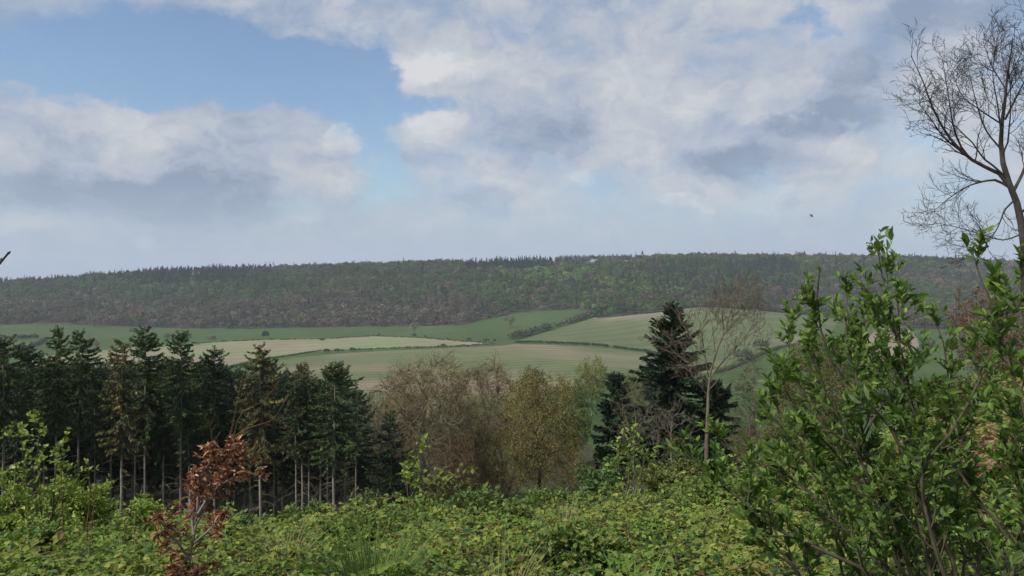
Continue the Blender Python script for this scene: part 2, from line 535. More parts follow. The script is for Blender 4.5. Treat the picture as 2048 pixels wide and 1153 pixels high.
for _ in range(6):                                                          # ease the kinks between the surveyed columns
    ZF[:, 1:-1] = (ZF[:, :-2] + 2 * ZF[:, 1:-1] + ZF[:, 2:]) / 4


def zt_pd(px, d):
    fi = np.clip(np.log(np.maximum(d, 1.0)) / LD[-1] * 899, 0, 898.999)
    fj = np.clip((px + 2500) / 7500 * 1500, 0, 1499.999)
    i = fi.astype(int); j = fj.astype(int); a = fi - i; b = fj - j
    return (ZF[i, j] * (1 - a) + ZF[i + 1, j] * a) * (1 - b) + (ZF[i, j + 1] * (1 - a) + ZF[i + 1, j + 1] * a) * b


def zt(x, y):
    y = np.asarray(y, float); x = np.asarray(x, float)
    return zt_pd(1024 + F * x / np.maximum(y, 1.0), y)


def G(px, d):
    """point on the ground in the direction of photo column px at depth d"""
    px = np.asarray(px, float); d = np.asarray(d, float)
    return np.stack([(px - 1024) / F * d, d + 0 * px, zt_pd(px, d)], -1)


def hit(px, py, dmin=150.0, dmax=1250.0):
    """depth at which the ground is first met by the line of sight through a photo pixel"""
    dd = np.linspace(dmin, dmax, 2500)
    row = HOR - F * zt_pd(np.full_like(dd, px), dd) / dd
    k = np.where(row <= py)[0]
    return float(dd[k[0]]) if len(k) else dmax


def inpoly(px, py, poly):
    r = np.zeros(px.shape, bool)
    n = len(poly)
    for i in range(n):
        x0, y0 = poly[i]; x1, y1 = poly[(i + 1) % n]
        if y0 == y1:
            continue
        c = ((y0 > py) != (y1 > py)) & (px < (x1 - x0) * (py - y0) / (y1 - y0) + x0)
        r ^= c
    return r


EDGE = [(-900, 650), (0, 650), (100, 648), (200, 652), (380, 658), (500, 658), (600, 656), (830, 653), (930, 651), (960, 641), (1040, 626), (1150, 619), (1195, 624)]
_ex = np.arange(-900, 1200, 10.0)
_er = np.interp(_ex, [e[0] for e in EDGE], [e[1] for e in EDGE])
_ed = np.array([hit(a, b, 700, 1400) for a, b in zip(_ex, _er)])


def wood_edge(px):
    e = np.interp(px, _ex, _ed)
    e = np.where(px > 1195, 1090.0, e)
    return np.where(px > 1640, 1010 + 40 * np.sin(px / 50.0), e)


FB = [(60, 716), (190, 702), (300, 692), (380, 687), (520, 680), (650, 678), (750, 672), (850, 677), (985, 687), (900, 692.5), (800, 695), (700, 699), (600, 707), (520, 716), (450, 733), (300, 762), (60, 790)]
FC = [(250, 800), (455, 745), (520, 729), (600, 715), (700, 706), (850, 698.5), (1000, 692), (1030, 688.5), (1100, 690), (1200, 695), (1290, 706), (1340, 714), (1420, 732),
      (1440, 745), (1330, 748), (1200, 764), (1100, 780), (1000, 800), (700, 840), (250, 880)]
FD = [(1038, 682), (1090, 666), (1150, 648), (1205, 630), (1290, 600), (1600, 600), (1680, 640), (1640, 690), (1560, 690), (1490, 716), (1440, 735), (1340, 708), (1290, 700), (1200, 689.5), (1100, 685)]
FE = [(1715, 712), (1728, 684), (1748, 664), (1775, 653), (1800, 650), (1820, 658), (1833, 675), (1840, 695), (1836, 712), (1822, 727), (1795, 737), (1760, 738), (1730, 730)]
FG = [(1860, 634), (1895, 627), (1960, 634), (1940, 655)]


def build_terrain():
    cols = np.concatenate([np.arange(-1600, -420, 40), np.arange(-420, 2460, 1.6), np.arange(2460, 3600, 40)])
    rows = np.concatenate([np.geomspace(1.0, 240, 120), np.arange(243, 1300, 3.5), np.arange(1300, 2400, 16), np.geomspace(2420, 3950, 12)])
    PX, DD = np.meshgrid(cols, rows)
    Z = zt_pd(PX, DD)
    V = np.stack([(PX - 1024) / F * DD, DD, Z], -1).reshape(-1, 3)
    nr, nc = PX.shape
    idx = np.arange(nr * nc).reshape(nr, nc)
    Fc = np.stack([idx[:-1, :-1], idx[:-1, 1:], idx[1:, 1:], idx[1:, :-1]], -1).reshape(-1, 4)
    cpx = ((PX[:-1, :-1] + PX[1:, 1:]) / 2).ravel(); cd = ((DD[:-1, :-1] + DD[1:, 1:]) / 2).ravel()
    cz = zt_pd(cpx, cd); cp = HOR - F * cz / cd
    kind = np.zeros(len(Fc), int)                      # 0 near slope
    kind[cd > np.interp(cpx, [760, 1000, 1130, 1230], [260.0, 230.0, 190.0, 118.0]) + 9 * np.sin(cpx / 23.0) + 5 * np.sin(cpx / 9.1)] = 1     # meadow below the wooded foot of the slope
    we = wood_edge(cpx)
    kind[cd > we] = 2
    lim = (cd > 250) & (cd < we)
    for k, poly in ((3, FB), (4, FC), (5, FD), (6, FE)):
        kind[lim & inpoly(cpx, cp, poly)] = k
    kind[(cd > 600) & (cd < 1250) & inpoly(cpx, cp, FG)] = 7
    grass = mat_ground("meadow_grass", [(0.3, (0.042, 0.076, 0.020)), (0.55, (0.053, 0.088, 0.025)), (0.75, (0.088, 0.105, 0.040))], 0.012, 0.15, 0.18, stretch=(1, 0.5, 1))
    slope = mat_ground("slope_soil", [(0.3, (0.03, 0.028, 0.018)), (0.55, (0.05, 0.055, 0.025)), (0.75, (0.10, 0.08, 0.05))], 0.8, 4.0, 0.4)
    wfl = mat_ground("wood_floor", [(0.3, (0.05, 0.042, 0.03)), (0.7, (0.09, 0.08, 0.05))], 0.02, 0.3, 0.3)
    fb = mat_ground("pale_stubble", [(0.3, (0.185, 0.162, 0.105)), (0.6, (0.235, 0.208, 0.14)), (0.8, (0.275, 0.245, 0.17))], 0.01, 0.06, 0.07, rows=(30, 0.07), stretch=(1, 0.6, 1), rowdir=1.2,
                    patch=((0.17, 0.205, 0.095), 0.009, 0.42, 0.68))
    fc = mat_ground("young_crop", [(0.3, (0.082, 0.112, 0.045)), (0.6, (0.118, 0.135, 0.062)), (0.8, (0.17, 0.168, 0.092))], 0.006, 0.05, 0.08, rows=(19, 0.12), stretch=(1.0, 0.8, 1), rowdir=1.15,
                    patch=((0.20, 0.168, 0.112), 0.0045, 0.44, 0.62))
    fd = mat_ground("green_crop", [(0.3, (0.075, 0.103, 0.045)), (0.6, (0.105, 0.122, 0.058)), (0.8, (0.15, 0.15, 0.085))], 0.006, 0.05, 0.08, rows=(17, 0.10), stretch=(1, 0.5, 1), rowdir=1.4,
                    patch=((0.20, 0.178, 0.115), 0.005, 0.52, 0.72))
    fe = mat_ground("bare_field", [(0.3, (0.18, 0.14, 0.10)), (0.7, (0.235, 0.195, 0.14))], 0.01, 0.06, 0.1)
    info = {0: ("ground", slope), 1: ("meadow", grass), 2: ("hillside", wfl), 3: ("pale_field", fb), 4: ("crop_field", fc), 5: ("hill_field", fd), 6: ("ploughed_field", fe), 7: ("far_field", fe)}
    for k, (nm, mt) in info.items():
        f = Fc[kind == k]
        if not len(f):
            continue
        u, inv = np.unique(f, return_inverse=True)
        parts = [(V[u], inv.reshape(-1, 4), np.ones(3))]
        if k == 0:      # the slope carries on behind the viewer
            xs = np.concatenate([[-400], np.linspace(-60, 60, 25), [400]]); ys = np.array([-300, -60, -20, -5, 0.0, 0.99])
            X, Y = np.meshgrid(xs, ys)
            Zb = np.where(Y > -5, -1.62, -1.62 - 0.06 * (Y + 5))
            Zb = np.where(np.abs(X) > 3, Zb - 0.02, Zb)
            i2 = np.arange(X.size).reshape(X.shape)
            parts.append((np.stack([X, Y, Zb], -1).reshape(-1, 3), np.stack([i2[:-1, :-1], i2[:-1, 1:], i2[1:, 1:], i2[1:, :-1]], -1).reshape(-1, 4), np.ones(3)))
        o = mk(nm, parts, mt, smooth=True)
        tag(o, kind='structure')


build_terrain()

# ------------------------------------------------------------------ far wood
BARE = np.array([0.122, 0.108, 0.076]); OLIVE = np.array([0.110, 0.120, 0.045]); GREEN = np.array([0.055, 0.105, 0.034])
BRIGHT = np.array([0.125, 0.205, 0.050]); DARK = np.array([0.020, 0.036, 0.026]); PURP = np.array([0.120, 0.099, 0.077]); BLUE = np.array([0.026, 0.052, 0.042])


def lown(x, y, s, seed):
    r = np.random.default_rng(seed)
    v = 0
    for k in range(5):
        a = r.uniform(0, 6.28); w = r.uniform(0.6, 1.8) / s; ph = r.uniform(0, 6.28)
        v = v + np.sin((x * math.cos(a) + y * math.sin(a)) * w * 2 * math.pi + ph)
    return v / 3.5


def crown_cloud(rg, C0, rx, rz, m, tint, conif, qs=0.33, jit=0.22):
    """N distant crowns as loose clumps of leaf-sized faces; C0 (N,3) base points"""
    N = len(C0)
    u = unit(rg.normal(size=(N, m, 3)))
    u[..., 2] = np.abs(u[..., 2]) * 1.0 - 0.25 * rg.random((N, m))
    rad = rg.uniform(0.72, 1.04, (N, m, 1)) * (1 + 0.12 * np.sin(u[..., 0:1] * 5 + rg.uniform(0, 6, (N, 1, 1))) * np.cos(u[..., 1:2] * 6))
    dec = u * rad * np.stack([rx, rx, rz], -1)[:, None, :]
    dec[..., 2] += rz[:, None] * 0.9
    t = rg.random((N, m)) ** 1.3
    a = rg.uniform(0, 6.283, (N, m)); rr = (1 - t) * rx[:, None] * rg.uniform(0.5, 1.0, (N, m))
    con = np.stack([np.cos(a) * rr, np.sin(a) * rr, t * rz[:, None] * 2.0 + 0.5], -1)
    loc = np.where(conif[:, None, None], con, dec)
    pos = (C0[:, None, :] + loc).reshape(-1, 3)
    out = np.where(conif[:, None, None], np.stack([np.cos(a), np.sin(a), 0.5 + 0 * a], -1), u).reshape(-1, 3)
    nrm = unit(out + rg.normal(size=out.shape) * 0.38)
    dirs = unit(np.cross(nrm, rg.normal(size=out.shape)))
    sz = np.repeat(rx * qs, m) * rg.uniform(0.6, 1.5, N * m)
    T = np.repeat(tint, m, 0)
    return rhomb(rg, pos - dirs * sz[:, None] * 0.5, sz * 1.3, sz * 0.5, dirs, nrm, T, jit)


def build_wood():
    rg = np.random.default_rng(11)
    # jittered rows over the hillside
    sp = 12.5
    ys = np.arange(1000, 2100, sp)
    X = []; Y = []
    for y in ys:
        half = 1150 / F * y
        xs = np.arange(-half, half, sp)
        X.append(xs + rg.uniform(-0.5, 0.5, len(xs)) * sp); Y.append(y + rg.uniform(-0.5, 0.5, len(xs)) * sp)
    X = np.concatenate(X); Y = np.concatenate(Y)
    px = 1024 + F * X / Y
    Z = zt(X, Y); row = HOR - F * Z / Y
    keep = (Y > wood_edge(px) + 2) & ~((Y < 1250) & inpoly(px, row, FG)) & ~((Y < 1250) & inpoly(px, row, FE))
    # the gap in front of the beech belt on the skyline
    keep &= ~((px > 1105) & (px < 1270) & (Y > 1770))
    keep &= ~((px > 925) & (px < 1105) & (Y > 1850))
    X, Y, Z, px, row = [a[keep] for a in (X, Y, Z, px, row)]
    N = len(X)
    n1 = lown(X, Y, 260, 1); n2 = lown(X, Y, 90, 2); n3 = lown(X, Y, 420, 3)
    r = rg.random(N)
    pb = np.clip(0.25 + 0.30 * n1 + np.clip((row - 590) / 40, -0.25, 0.55), 0.04, 0.92)       # bare wood share, low slopes browner
    pb = np.where(px > 1000, np.clip(0.28 + 0.35 * n1 + 0.1 * n2, 0.05, 0.8), pb)
    pb = np.where((px > 1520) & (row > 585), 0.85, pb)
    pb = np.where((px > 1640), np.clip(0.45 + 0.4 * n1, 0.1, 0.9), pb)
    pc = np.clip(0.10 + 0.18 * n2, 0.02, 0.4)
    pj = px + 45 * lown(X, Y, 120, 8) + 15 * rg.normal(size=N); rj = row + 7 * lown(X, Y, 90, 9)
    pc = np.where((pj > 260) & (pj < 520) & (rj < 572 + (pj - 390) * -0.02), 0.93, pc)
    pc = np.where((px > 1290) & (px < 1600) & (row > 528) & (row < 595), np.clip(0.45 + 0.5 * n2, 0.1, 0.95), pc)
    pc = np.where(((px - 1540) / 60) ** 2 + ((row - 540) / 14) ** 2 < 1, 0.97, pc)
    pc = np.where((row > 600), pc * 0.4, pc)
    pc = np.where((px < 250) & (Y > 1750), 0.45, pc)
    pc = np.where((px > 930) & (px < 1105) & (row < 545), 0.96, pc)
    pg = np.exp(-(((px - 1100) / 120) ** 2 + ((row - 556) / 16) ** 2)) * 0.9 + 0.004
    pg = np.maximum(pg, np.exp(-(((px - 1230) / 120) ** 2 + ((row - 570) / 25) ** 2)) * 0.35)
    conif = r < pc
    r2 = np.clip(0.55 * rg.random(N) + 0.45 * (0.5 + 0.5 * lown(X, Y, 55, 6)), 0, 1)
    tint = np.where((r2 < pb)[:, None], BARE + (PURP - BARE) * rg.random((N, 1)), (OLIVE * 0.85 + (GREEN * 1.1 - OLIVE * 0.85) * np.clip(0.5 + 0.35 * n3 + 0.35 * rg.normal(size=N), 0, 1)[:, None]))
    tint = np.where((rg.random(N) < pg)[:, None], BRIGHT, tint)
    tint = np.where(conif[:, None], np.where((px > 1290)[:, None], BLUE, DARK), tint)
    tint = tint * (0.74 * (1 + 0.22 * lown(X, Y, 170, 12)))[:, None] * np.exp(rg.normal(size=(N, 1)) * 0.24) * (1 + 0.03 * rg.normal(size=(N, 3)))
    rx = rg.gamma(12, 0.62, N).clip(4.2, 13); rx = np.where(conif, rx * 0.85, rx)
    rz = np.where(conif, rg.uniform(7.5, 10.5, N), rg.uniform(5.5, 8.0, N) + (rx - 6) * 0.35)
    rz = rz * (1 + 0.24 * lown(X, Y, 75, 13) + 0.14 * rg.normal(size=N)).clip(0.6, 1.28)
    C0 = np.stack([X, Y, Z - 0.5], -1)
    parts = [crown_cloud(rg, C0, rx, rz, 110, tint, conif, 0.24, 0.12)]
    # pale stems that show through the bare lower wood
    b = np.where((r2 < pb) & ~conif & (rg.random(N) < 0.8))[0]
    b3 = np.repeat(b, 3)
    base = C0[b3] + rg.normal(size=(len(b3), 3)) * [2.2, 2.2, 0]
    top = base + np.stack([rg.normal(size=len(b3)) * 1.0, rg.normal(size=len(b3)) * 1.0, rg.uniform(8, 13.5, len(b3))], -1)
    PL = np.stack([base, top], 1); R = np.stack([np.full(len(b3), 0.24), np.full(len(b3), 0.07)], 1)
    parts.append(tubes(PL, R, 3, np.array([0.23, 0.20, 0.17]) * rg.uniform(0.6, 1.3, (len(b3), 1))))
    o = mk("hillside_wood", parts, M_far)
    tag(o, "mixed spring wood of bare brown and green crowns covering the whole far hillside", "wood", kind='stuff')


build_wood()


def far_tree(name, label, px, py, wpx, hpx, tint, m=260, conif=False, group=None, d=None, trunk=False, sparse=False, seed=0, cat='tree', qs=0.2):
    """a small distant tree standing at photo column px with its foot at row py"""
    rg = np.random.default_rng(1000 + seed + int(px) * 7 + int(py))
    d = hit(px, py) if d is None else d
    b = G(px, d)
    w = wpx / F * d / 2; h = hpx / F * d
    tint = np.array(tint)
    parts = [crown_cloud(rg, np.array([[0, 0, h * (0.22 if trunk else 0.0)]]), np.array([w]), np.array([h * (0.40 if trunk else 0.5)]), m, tint[None], np.array([conif]), qs, 0.25)]
    br = []
    if trunk:
        tr = np.array([[[0, 0, -0.3], [0.05 * w, 0, h * 0.3], [0, 0, h * 0.7]]])
        R0 = np.array([[0.03 * h, 0.022 * h, 0.01 * h]])
        L1, R1 = grow(rg, tr, R0, 14, 0.3, 1, (25, 60), 0.8, 5, 0.1, 0.1, 0.6, rmin=0.06)
        L2, R2 = grow(rg, L1, R1, 7, 0.2, 1, (25, 60), 0.5, 3, 0.06, 0.15, 0.6, rmin=0.05)
        br = [tubes(tr, R0, 5, tint * 0.8), tubes(L1, R1, 3, tint * 0.85), tubes(L2, R2, 3, tint * 0.95)]
        if sparse:
            V, Fc, T = parts[0]
            n = int(len(Fc) * 0.35)
            parts = [(V[:4 * n], Fc[:n], T[:n])]
    o = mk(name, parts + br, M_far)
    o.location = b
    tag(o, label, cat, group)
    return o


def belt():
    """tree rows standing on the skyline"""
    rg = np.random.default_rng(5)
    # near-black conifers left of the middle
    n = 46
    for i in range(n):
        px = 928 + (1102 - 928) * (i + rg.uniform(-0.4, 0.4)) / (n - 1)
        d = 1880 + rg.uniform(-25, 25)
        b = G(px, d); hgt = rg.uniform(11, 21) * (0.62 + 0.45 * math.sin((px - 928) / 174 * 3.1))
        o = mk("skyline_conifer", [crown_cloud(rg, np.zeros((1, 3)), np.array([rg.uniform(4.0, 5.6)]), np.array([hgt / 2]), 260, (DARK * rg.uniform(0.8, 1.25))[None], np.array([True]), 0.3, 0.2)], M_far)
        o.location = b
        tag(o, "dark conifer in the black tree belt on the skyline left of the beech row", "conifer", "conifers in the skyline belt")
    n = 38
    for i in range(n):
        px = 1112 + (1262 - 1112) * (i + rg.uniform(-0.35, 0.35)) / (n - 1)
        d = 1885 + rg.uniform(-8, 8)
        b = G(px, d); h = rg.uniform(14, 18)
        tr = np.array([[[0, 0, -0.5], [rg.normal() * 0.3, 0, h * 0.4], [rg.normal() * 0.6, 0, h * 0.85]]])
        t_ = np.array([0.085, 0.080, 0.060]); lo = rg.uniform(0.30, 0.45) if 1182 < px < 1196 else rg.uniform(0.0, 0.15)
        o = mk("skyline_beech", [crown_cloud(rg, np.array([[0, 0, h * lo - (0.65 if lo > 0.2 else 0.92) * h * (1 - lo) / 1.25]]), np.array([rg.uniform(4, 6)]), np.array([h * (1 - lo) / (1.25 if lo > 0.2 else 1.0)]), 340, (t_ * rg.uniform(0.8, 1.2))[None], np.array([False]), 0.26, 0.2),
                                 tubes(tr, np.array([[0.55, 0.42, 0.2]]), 5, t_ * 0.6)], M_far)
        o.location = b
        tag(o, "tall bare beech in the skyline row with bright sky between its trunks", "beech tree", "beeches in the skyline row")


belt()
far_tree("lone_tree", "small round bare tree standing alone above the wooded skyline", 1600, 517, 26, 18, (0.10, 0.09, 0.085), 200, trunk=True, sparse=True, d=1900)
far_tree("conifer", "single pointed fir rising above the left skyline", 325, 541, 14, 18, DARK, 420, conif=True, d=1880, qs=0.34)
far_tree("flowering_tree", "pale blossoming tree near the dark conifers under the left skyline", 392, 560, 16, 15, (0.30, 0.30, 0.22), 200, d=1790)
for i, (px, py, w, h, t, lab, tk, sp_) in enumerate([
    (188, 653, 26, 26, (0.15, 0.135, 0.10), "grey bare tree at the foot of the far left wood above the green meadow", True, True),
    (268, 668, 18, 13, (0.12, 0.12, 0.06), "low olive bush alone in the left green meadow", False, False),
    (335, 686, 16, 20, (0.12, 0.095, 0.09), "small purplish bare tree beside the pale field's left corner", True, True),
    (366, 690, 30, 34, (0.15, 0.20, 0.085), "rounded pale green tree just above the spruce tops", False, False),
    (192, 702, 16, 22, (0.16, 0.13, 0.10), "thin brown bare tree low in the left meadow above the spruces", True, True),
    (531, 678, 15, 17, (0.03, 0.045, 0.04), "dark round isolated tree on the pale field's top hedge", False, False),
    (828, 667, 16, 22, (0.15, 0.14, 0.10), "slender bare tree in the middle of the far green meadow", True, True),
    (1020, 656, 22, 26, (0.14, 0.14, 0.08), "bare olive tree at the meadow edge where the wood bends uphill", True, True),
    (422, 680, 20, 9, (0.15, 0.14, 0.09), "faint scrubby brown bush on the meadow above the pale field", False, False),
    (1488, 722, 40, 24, (0.07, 0.105, 0.06), "dark green bush behind the bare ash at the hill field's foot", False, False),
    (1521, 700, 30, 23, (0.095, 0.125, 0.075), "grey green bush at the right end of the hill field hedge", False, False),
]):
    far_tree("field_tree", lab, px, py, w, h, t, 420, trunk=tk, sparse=sp_, seed=i, group="lone trees and bushes in the fields")


def hedge(label, pts, hpx, tint, wide=1.0, dens=1.0, seed=0, var=0.5, name="hedge"):
    rg = np.random.default_rng(300 + seed)
    W = np.array([G(a, hit(a, b)) for a, b in pts])
    seg = np.linalg.norm(np.diff(W, axis=0), axis=1); tot = seg.sum()
    h0 = hpx / F * W[:, 1].mean()
    n = int(tot / (h0 * 0.5) * dens) + 2
    s = np.sort(rg.random(n)) * tot
    cs = np.concatenate([[0], np.cumsum(seg)])
    p = np.stack([np.interp(s, cs, W[:, k]) for k in range(3)], 1)
    p[:, 2] = zt(p[:, 0], p[:, 1]) - 0.2
    hh = h0 * rg.uniform(1 - var, 1 + var * 0.6, n) / 2
    org = W[0].copy()
    T = np.array(tint)[None] * rg.uniform(0.7, 1.3, (n, 1)) * (1 + 0.08 * rg.normal(size=(n, 3)))
    o = mk(name, [crown_cloud(rg, p - org, hh * 1.3 * wide, hh, 60, T, np.zeros(n, bool), 0.3)], M_far)
    o.location = org
    return tag(o, label, "hedge")


hedge("dark clipped hedge curving along the foot of the green hill field", [(1030, 687), (1060, 686), (1120, 688), (1200, 692), (1290, 703), (1345, 716)], 5.5, (0.035, 0.055, 0.025), 1.1, 1.4, 1, 0.2)
hedge("tall uneven hedgerow climbing between meadow and hill field to the wood", [(1022, 680), (1060, 670), (1110, 656), (1150, 645), (1190, 632)], 13, (0.085, 0.10, 0.05), 1.0, 1.6, 2, 0.5)
hedge("long low hedge between the pale field and the crop field", [(440, 740), (520, 722), (600, 709), (640, 703), (700, 701), (800, 697), (900, 694), (990, 689)], 3.6, (0.07, 0.10, 0.035), 1.0, 0.9, 3, 0.5)
hedge("thin hedge along the top of the pale field", [(290, 697), (380, 689), (450, 684), (520, 681), (650, 679), (750, 673), (850, 677), (985, 688)], 3.0, (0.075, 0.085, 0.045), 1.0, 0.9, 4, 0.6)
hedge("dark bushy hedge at the left edge of the green meadow", [(-120, 681), (0, 679), (40, 679), (82, 677)], 9, (0.05, 0.07, 0.035), 1.0, 1.5, 5, 0.4)
hedge("grey green hedge slanting down the left meadow to the spruces", [(92, 680), (70, 692), (40, 702), (0, 708)], 7, (0.09, 0.12, 0.06), 1.0, 1.5, 6, 0.4)
hedge("scrubby hedge running up from the bare ash to the hill field", [(1430, 748), (1470, 735), (1520, 712), (1560, 697), (1600, 690)], 6, (0.07, 0.095, 0.045), 1.0, 1.3, 7, 0.5)
hedge("hedge of mixed crowns beneath the ploughed field on the right", [(1700, 745), (1760, 750), (1830, 730), (1860, 690)], 18, (0.08, 0.10, 0.05), 1.0, 1.5, 8, 0.5)
for i, (px, py, w, h) in enumerate([(653, 706, 14, 9), (674, 705, 12, 8), (705, 703, 13, 8), (887, 696, 14, 8), (684, 704, 5, 6), (742, 701, 7, 5), (835, 698, 6, 5), (877, 695, 5, 5),
                                    (918, 695, 6, 4), (935, 694, 8, 4), (955, 692, 6, 4), (828, 673, 10, 5), (850, 675, 6, 4), (894, 679, 5, 4), (938, 681, 10, 5), (972, 683, 12, 5), (989, 684, 7, 6), (644, 682, 10, 5), (758, 672, 6, 5)]):
    far_tree("hedge_bush", ("tiny dark bush dotted along the thin field hedges of the valley" if i > 3 else
             ["wide dark bush at the left end of the crop field hedge", "second dark bush along the crop field hedge", "flat dark bush third along the crop field hedge", "round dark bush at the right end of the crop field hedge"][i]),
             px, py, w, h, (0.04, 0.06, 0.028), 160, seed=i, group="bushes along the field hedges", cat='bush', qs=0.3)


# ------------------------------------------------------------------ conifers of the plantation
def spruce_parts(rg, H, cb, Rm, tint, dens=1.0, droop=0.35, dead=26, spray=0.27, top_up=0.5, r0=0.13, shape=0.46, fill=1.0, irr=0.0):
    k = 12
    z = np.linspace(0, H, k)
    tr = np.stack([np.cumsum(rg.normal(size=k) * 0.02), np.cumsum(rg.normal(size=k) * 0.02), z], 1)[None]
    tr[:, 0, 2] = -0.4
    R = np.linspace(r0, 0.02, k)[None] ** 1.0
    trunk = [tubes(tr, R, 7, np.ones(3))]
    nb = int((H * (1 - cb)) / 0.30 * 7.5 * dens)
    t = np.sort(rg.random(nb)) ** 0.95
    t = (1 - (1 - t) ** 1.18) * 0.99
    h = H * (cb + (1 - cb) * t)
    prof = np.minimum((1 - t) ** shape + 0.085, 1) * np.clip(0.45 + t * 4.5, 0, 1) * (0.80 + 0.2 * t)
    Ln = Rm * prof * rg.uniform(0.55 - 0.25 * irr, 1.2 + 0.35 * irr, nb)
    a = rg.uniform(0, 6.283, nb)
    elv = np.radians(-18 + 60 * t ** 1.6 + rg.normal(size=nb) * 13)
    org = np.stack([np.interp(h, z, tr[0, :, 0]), np.interp(h, z, tr[0, :, 1]), h], 1)
    kk = 6
    out = np.empty((nb, kk, 3)); out[:, 0] = org
    cur = org.copy()
    for j in range(1, kk):
        f = j / (kk - 1)
        e = elv + (-droop * np.sin(f * 2.6) + droop * 1.1 * max(0, f - 0.55) * 2)
        d = np.stack([np.cos(a) * np.cos(e), np.sin(a) * np.cos(e), np.sin(e)], 1)
        cur = cur + d * (Ln / (kk - 1))[:, None]
        out[:, j] = cur
    BR = np.maximum(0.018 * (Ln / max(Rm, .1) + 0.3), 0.008)[:, None] * np.linspace(1, 0.3, kk)[None]
    branches = [tubes(out, BR, 3, np.array([0.35, 0.32, 0.28]))]
    per = np.maximum((Ln * 44 * fill).astype(int), 6)
    bi = np.repeat(np.arange(nb), per)
    tt = rg.random(len(bi)) ** 0.8
    p, tan, _, _ = at_t(out[bi], tt[:, None])
    p = p[:, 0]; tan = tan[:, 0]
    side = unit(np.cross(tan, np.array([0, 0, 1.0])))
    sgn = rg.choice([-1, 1], len(bi))[:, None]
    d = unit(tan * rg.uniform(0.3, 1.0, (len(bi), 1)) + side * sgn * rg.uniform(0.1, 1.0, (len(bi), 1)) + np.array([0, 0, -1.0]) * rg.uniform(0.0, 1.7, (len(bi), 1)) * (1 - top_up * t[bi])[:, None])
    ln = spray * rg.uniform(0.5, 1.25, len(bi)) * (0.55 + 0.45 * np.minimum(Ln[bi] / Rm * 1.6, 1))
    tb = np.asarray(tint) * rg.uniform(0.7, 1.35, (nb, 1)) * (1 + 0.10 * rg.normal(size=(nb, 3)))
    crown = [rhomb(rg, p, ln, ln * 0.17, d, None, tb[bi], 0.3)]
    # leader tip
    if dead:
        th = H * rg.uniform(0.12, cb + 0.1, dead)
        an = rg.uniform(0, 6.283, dead); L = rg.uniform(0.5, 1.7, dead)
        b0 = np.stack([np.interp(th, z, tr[0, :, 0]), np.interp(th, z, tr[0, :, 1]), th], 1)
        dv = np.stack([np.cos(an), np.sin(an), rg.uniform(-0.35, 0.1, dead)], 1)
        PLd = np.stack([b0, b0 + dv * L[:, None] * 0.5, b0 + dv * L[:, None] + np.array([0, 0, -0.12]) * L[:, None]], 1)
        branches.append(tubes(PLd, np.full((dead, 3), 1.0) * np.array([0.018, 0.012, 0.006]), 3, np.array([0.9, 0.85, 0.75])))
        Dl, Dr = grow(rg, PLd, np.full((dead, 3), 0.01), 3, 0.3, 1, (30, 60), 0.4, 3, 0.0, 0.2, 0.6, rmin=0.005)
        branches.append(tubes(Dl, Dr, 3, np.array([0.9, 0.85, 0.75])))
    return trunk, branches, crown


def conifer(name, label, px, ptop, d, cb, wpx, tint, group, seed, bark=None, pbase=None, rz=0.0, **kw):
    rg = np.random.default_rng(seed)
    b = G(px, d)
    ztop = (HOR - ptop) / F * d
    H = ztop - b[2]
    root = thing(name, label, "conifer", b, group)
    tr, br, cr = spruce_parts(rg, H, cb, wpx * 1.22 / F * d / 2, tint, **kw)
    mk("trunk", tr + br, bark or M_bark_spruce, root, True)
    mk("crown", cr, M_needle, root)
    return root


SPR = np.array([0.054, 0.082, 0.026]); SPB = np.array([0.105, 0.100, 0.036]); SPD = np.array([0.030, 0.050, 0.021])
GR = "spruces in the plantation"
front = [
    (8, 676, 58, 0.52, 120, SPR, "dark spruce at the photo's left edge, its crown cut by the frame"),
    (52, 694, 66, 0.50, 110, SPD, "blackish broad spruce between the left edge and the twin tall spruces"),
    (112, 660, 61, 0.52, 92, SPR, "tall green spruce, left of the twin pair near the left edge"),
    (158, 668, 65, 0.55, 100, SPR, "tall spruce, right of the twin pair near the left edge"),
    (243, 680, 57, 0.45, 84, SPB, "thin brownish spruce with hanging sprays and a pale trunk, left of the tallest spruce"),
    (291, 657, 62, 0.50, 98, SPR, "tallest spruce with dense pointed dark top"),
    (361, 668, 60, 0.52, 96, SPR * 1.1, "tall spruce with open upswept side branches beside the tallest one"),
    (428, 703, 63, 0.50, 104, SPD * 1.2, "rounded dark spruce right of the open topped spruce"),
    (523, 694, 57, 0.42, 108, SPB, "straggly brownish spruce standing behind the copper leaved sapling"),
    (604, 733, 62, 0.52, 92, SPB * 0.9, "olive spruce with flat top between the straggly one and the last pointed one"),
    (668, 730, 55, 0.44, 108, SPR, "last pointed spruce at the right end of the plantation"),
]
for i, (px, pt, d, cb, w, t, lab) in enumerate(front):
    conifer("spruce", lab, px, pt, d, cb, w, t, GR, 50 + i, dens=(0.62 if t is SPB else 0.85) , spray=0.31 if t is SPB else 0.27, droop=0.45 if t is SPB else 0.32, fill=1.3)
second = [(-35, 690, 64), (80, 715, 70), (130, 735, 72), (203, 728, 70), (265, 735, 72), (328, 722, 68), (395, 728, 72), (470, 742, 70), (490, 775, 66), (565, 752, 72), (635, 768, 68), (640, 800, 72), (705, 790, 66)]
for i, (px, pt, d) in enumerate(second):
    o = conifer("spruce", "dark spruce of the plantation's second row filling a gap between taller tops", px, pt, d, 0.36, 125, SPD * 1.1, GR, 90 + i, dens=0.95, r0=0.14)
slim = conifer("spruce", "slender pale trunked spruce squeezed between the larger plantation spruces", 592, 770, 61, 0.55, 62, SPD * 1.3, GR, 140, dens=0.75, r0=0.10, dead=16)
rg_ = np.random.default_rng(78)
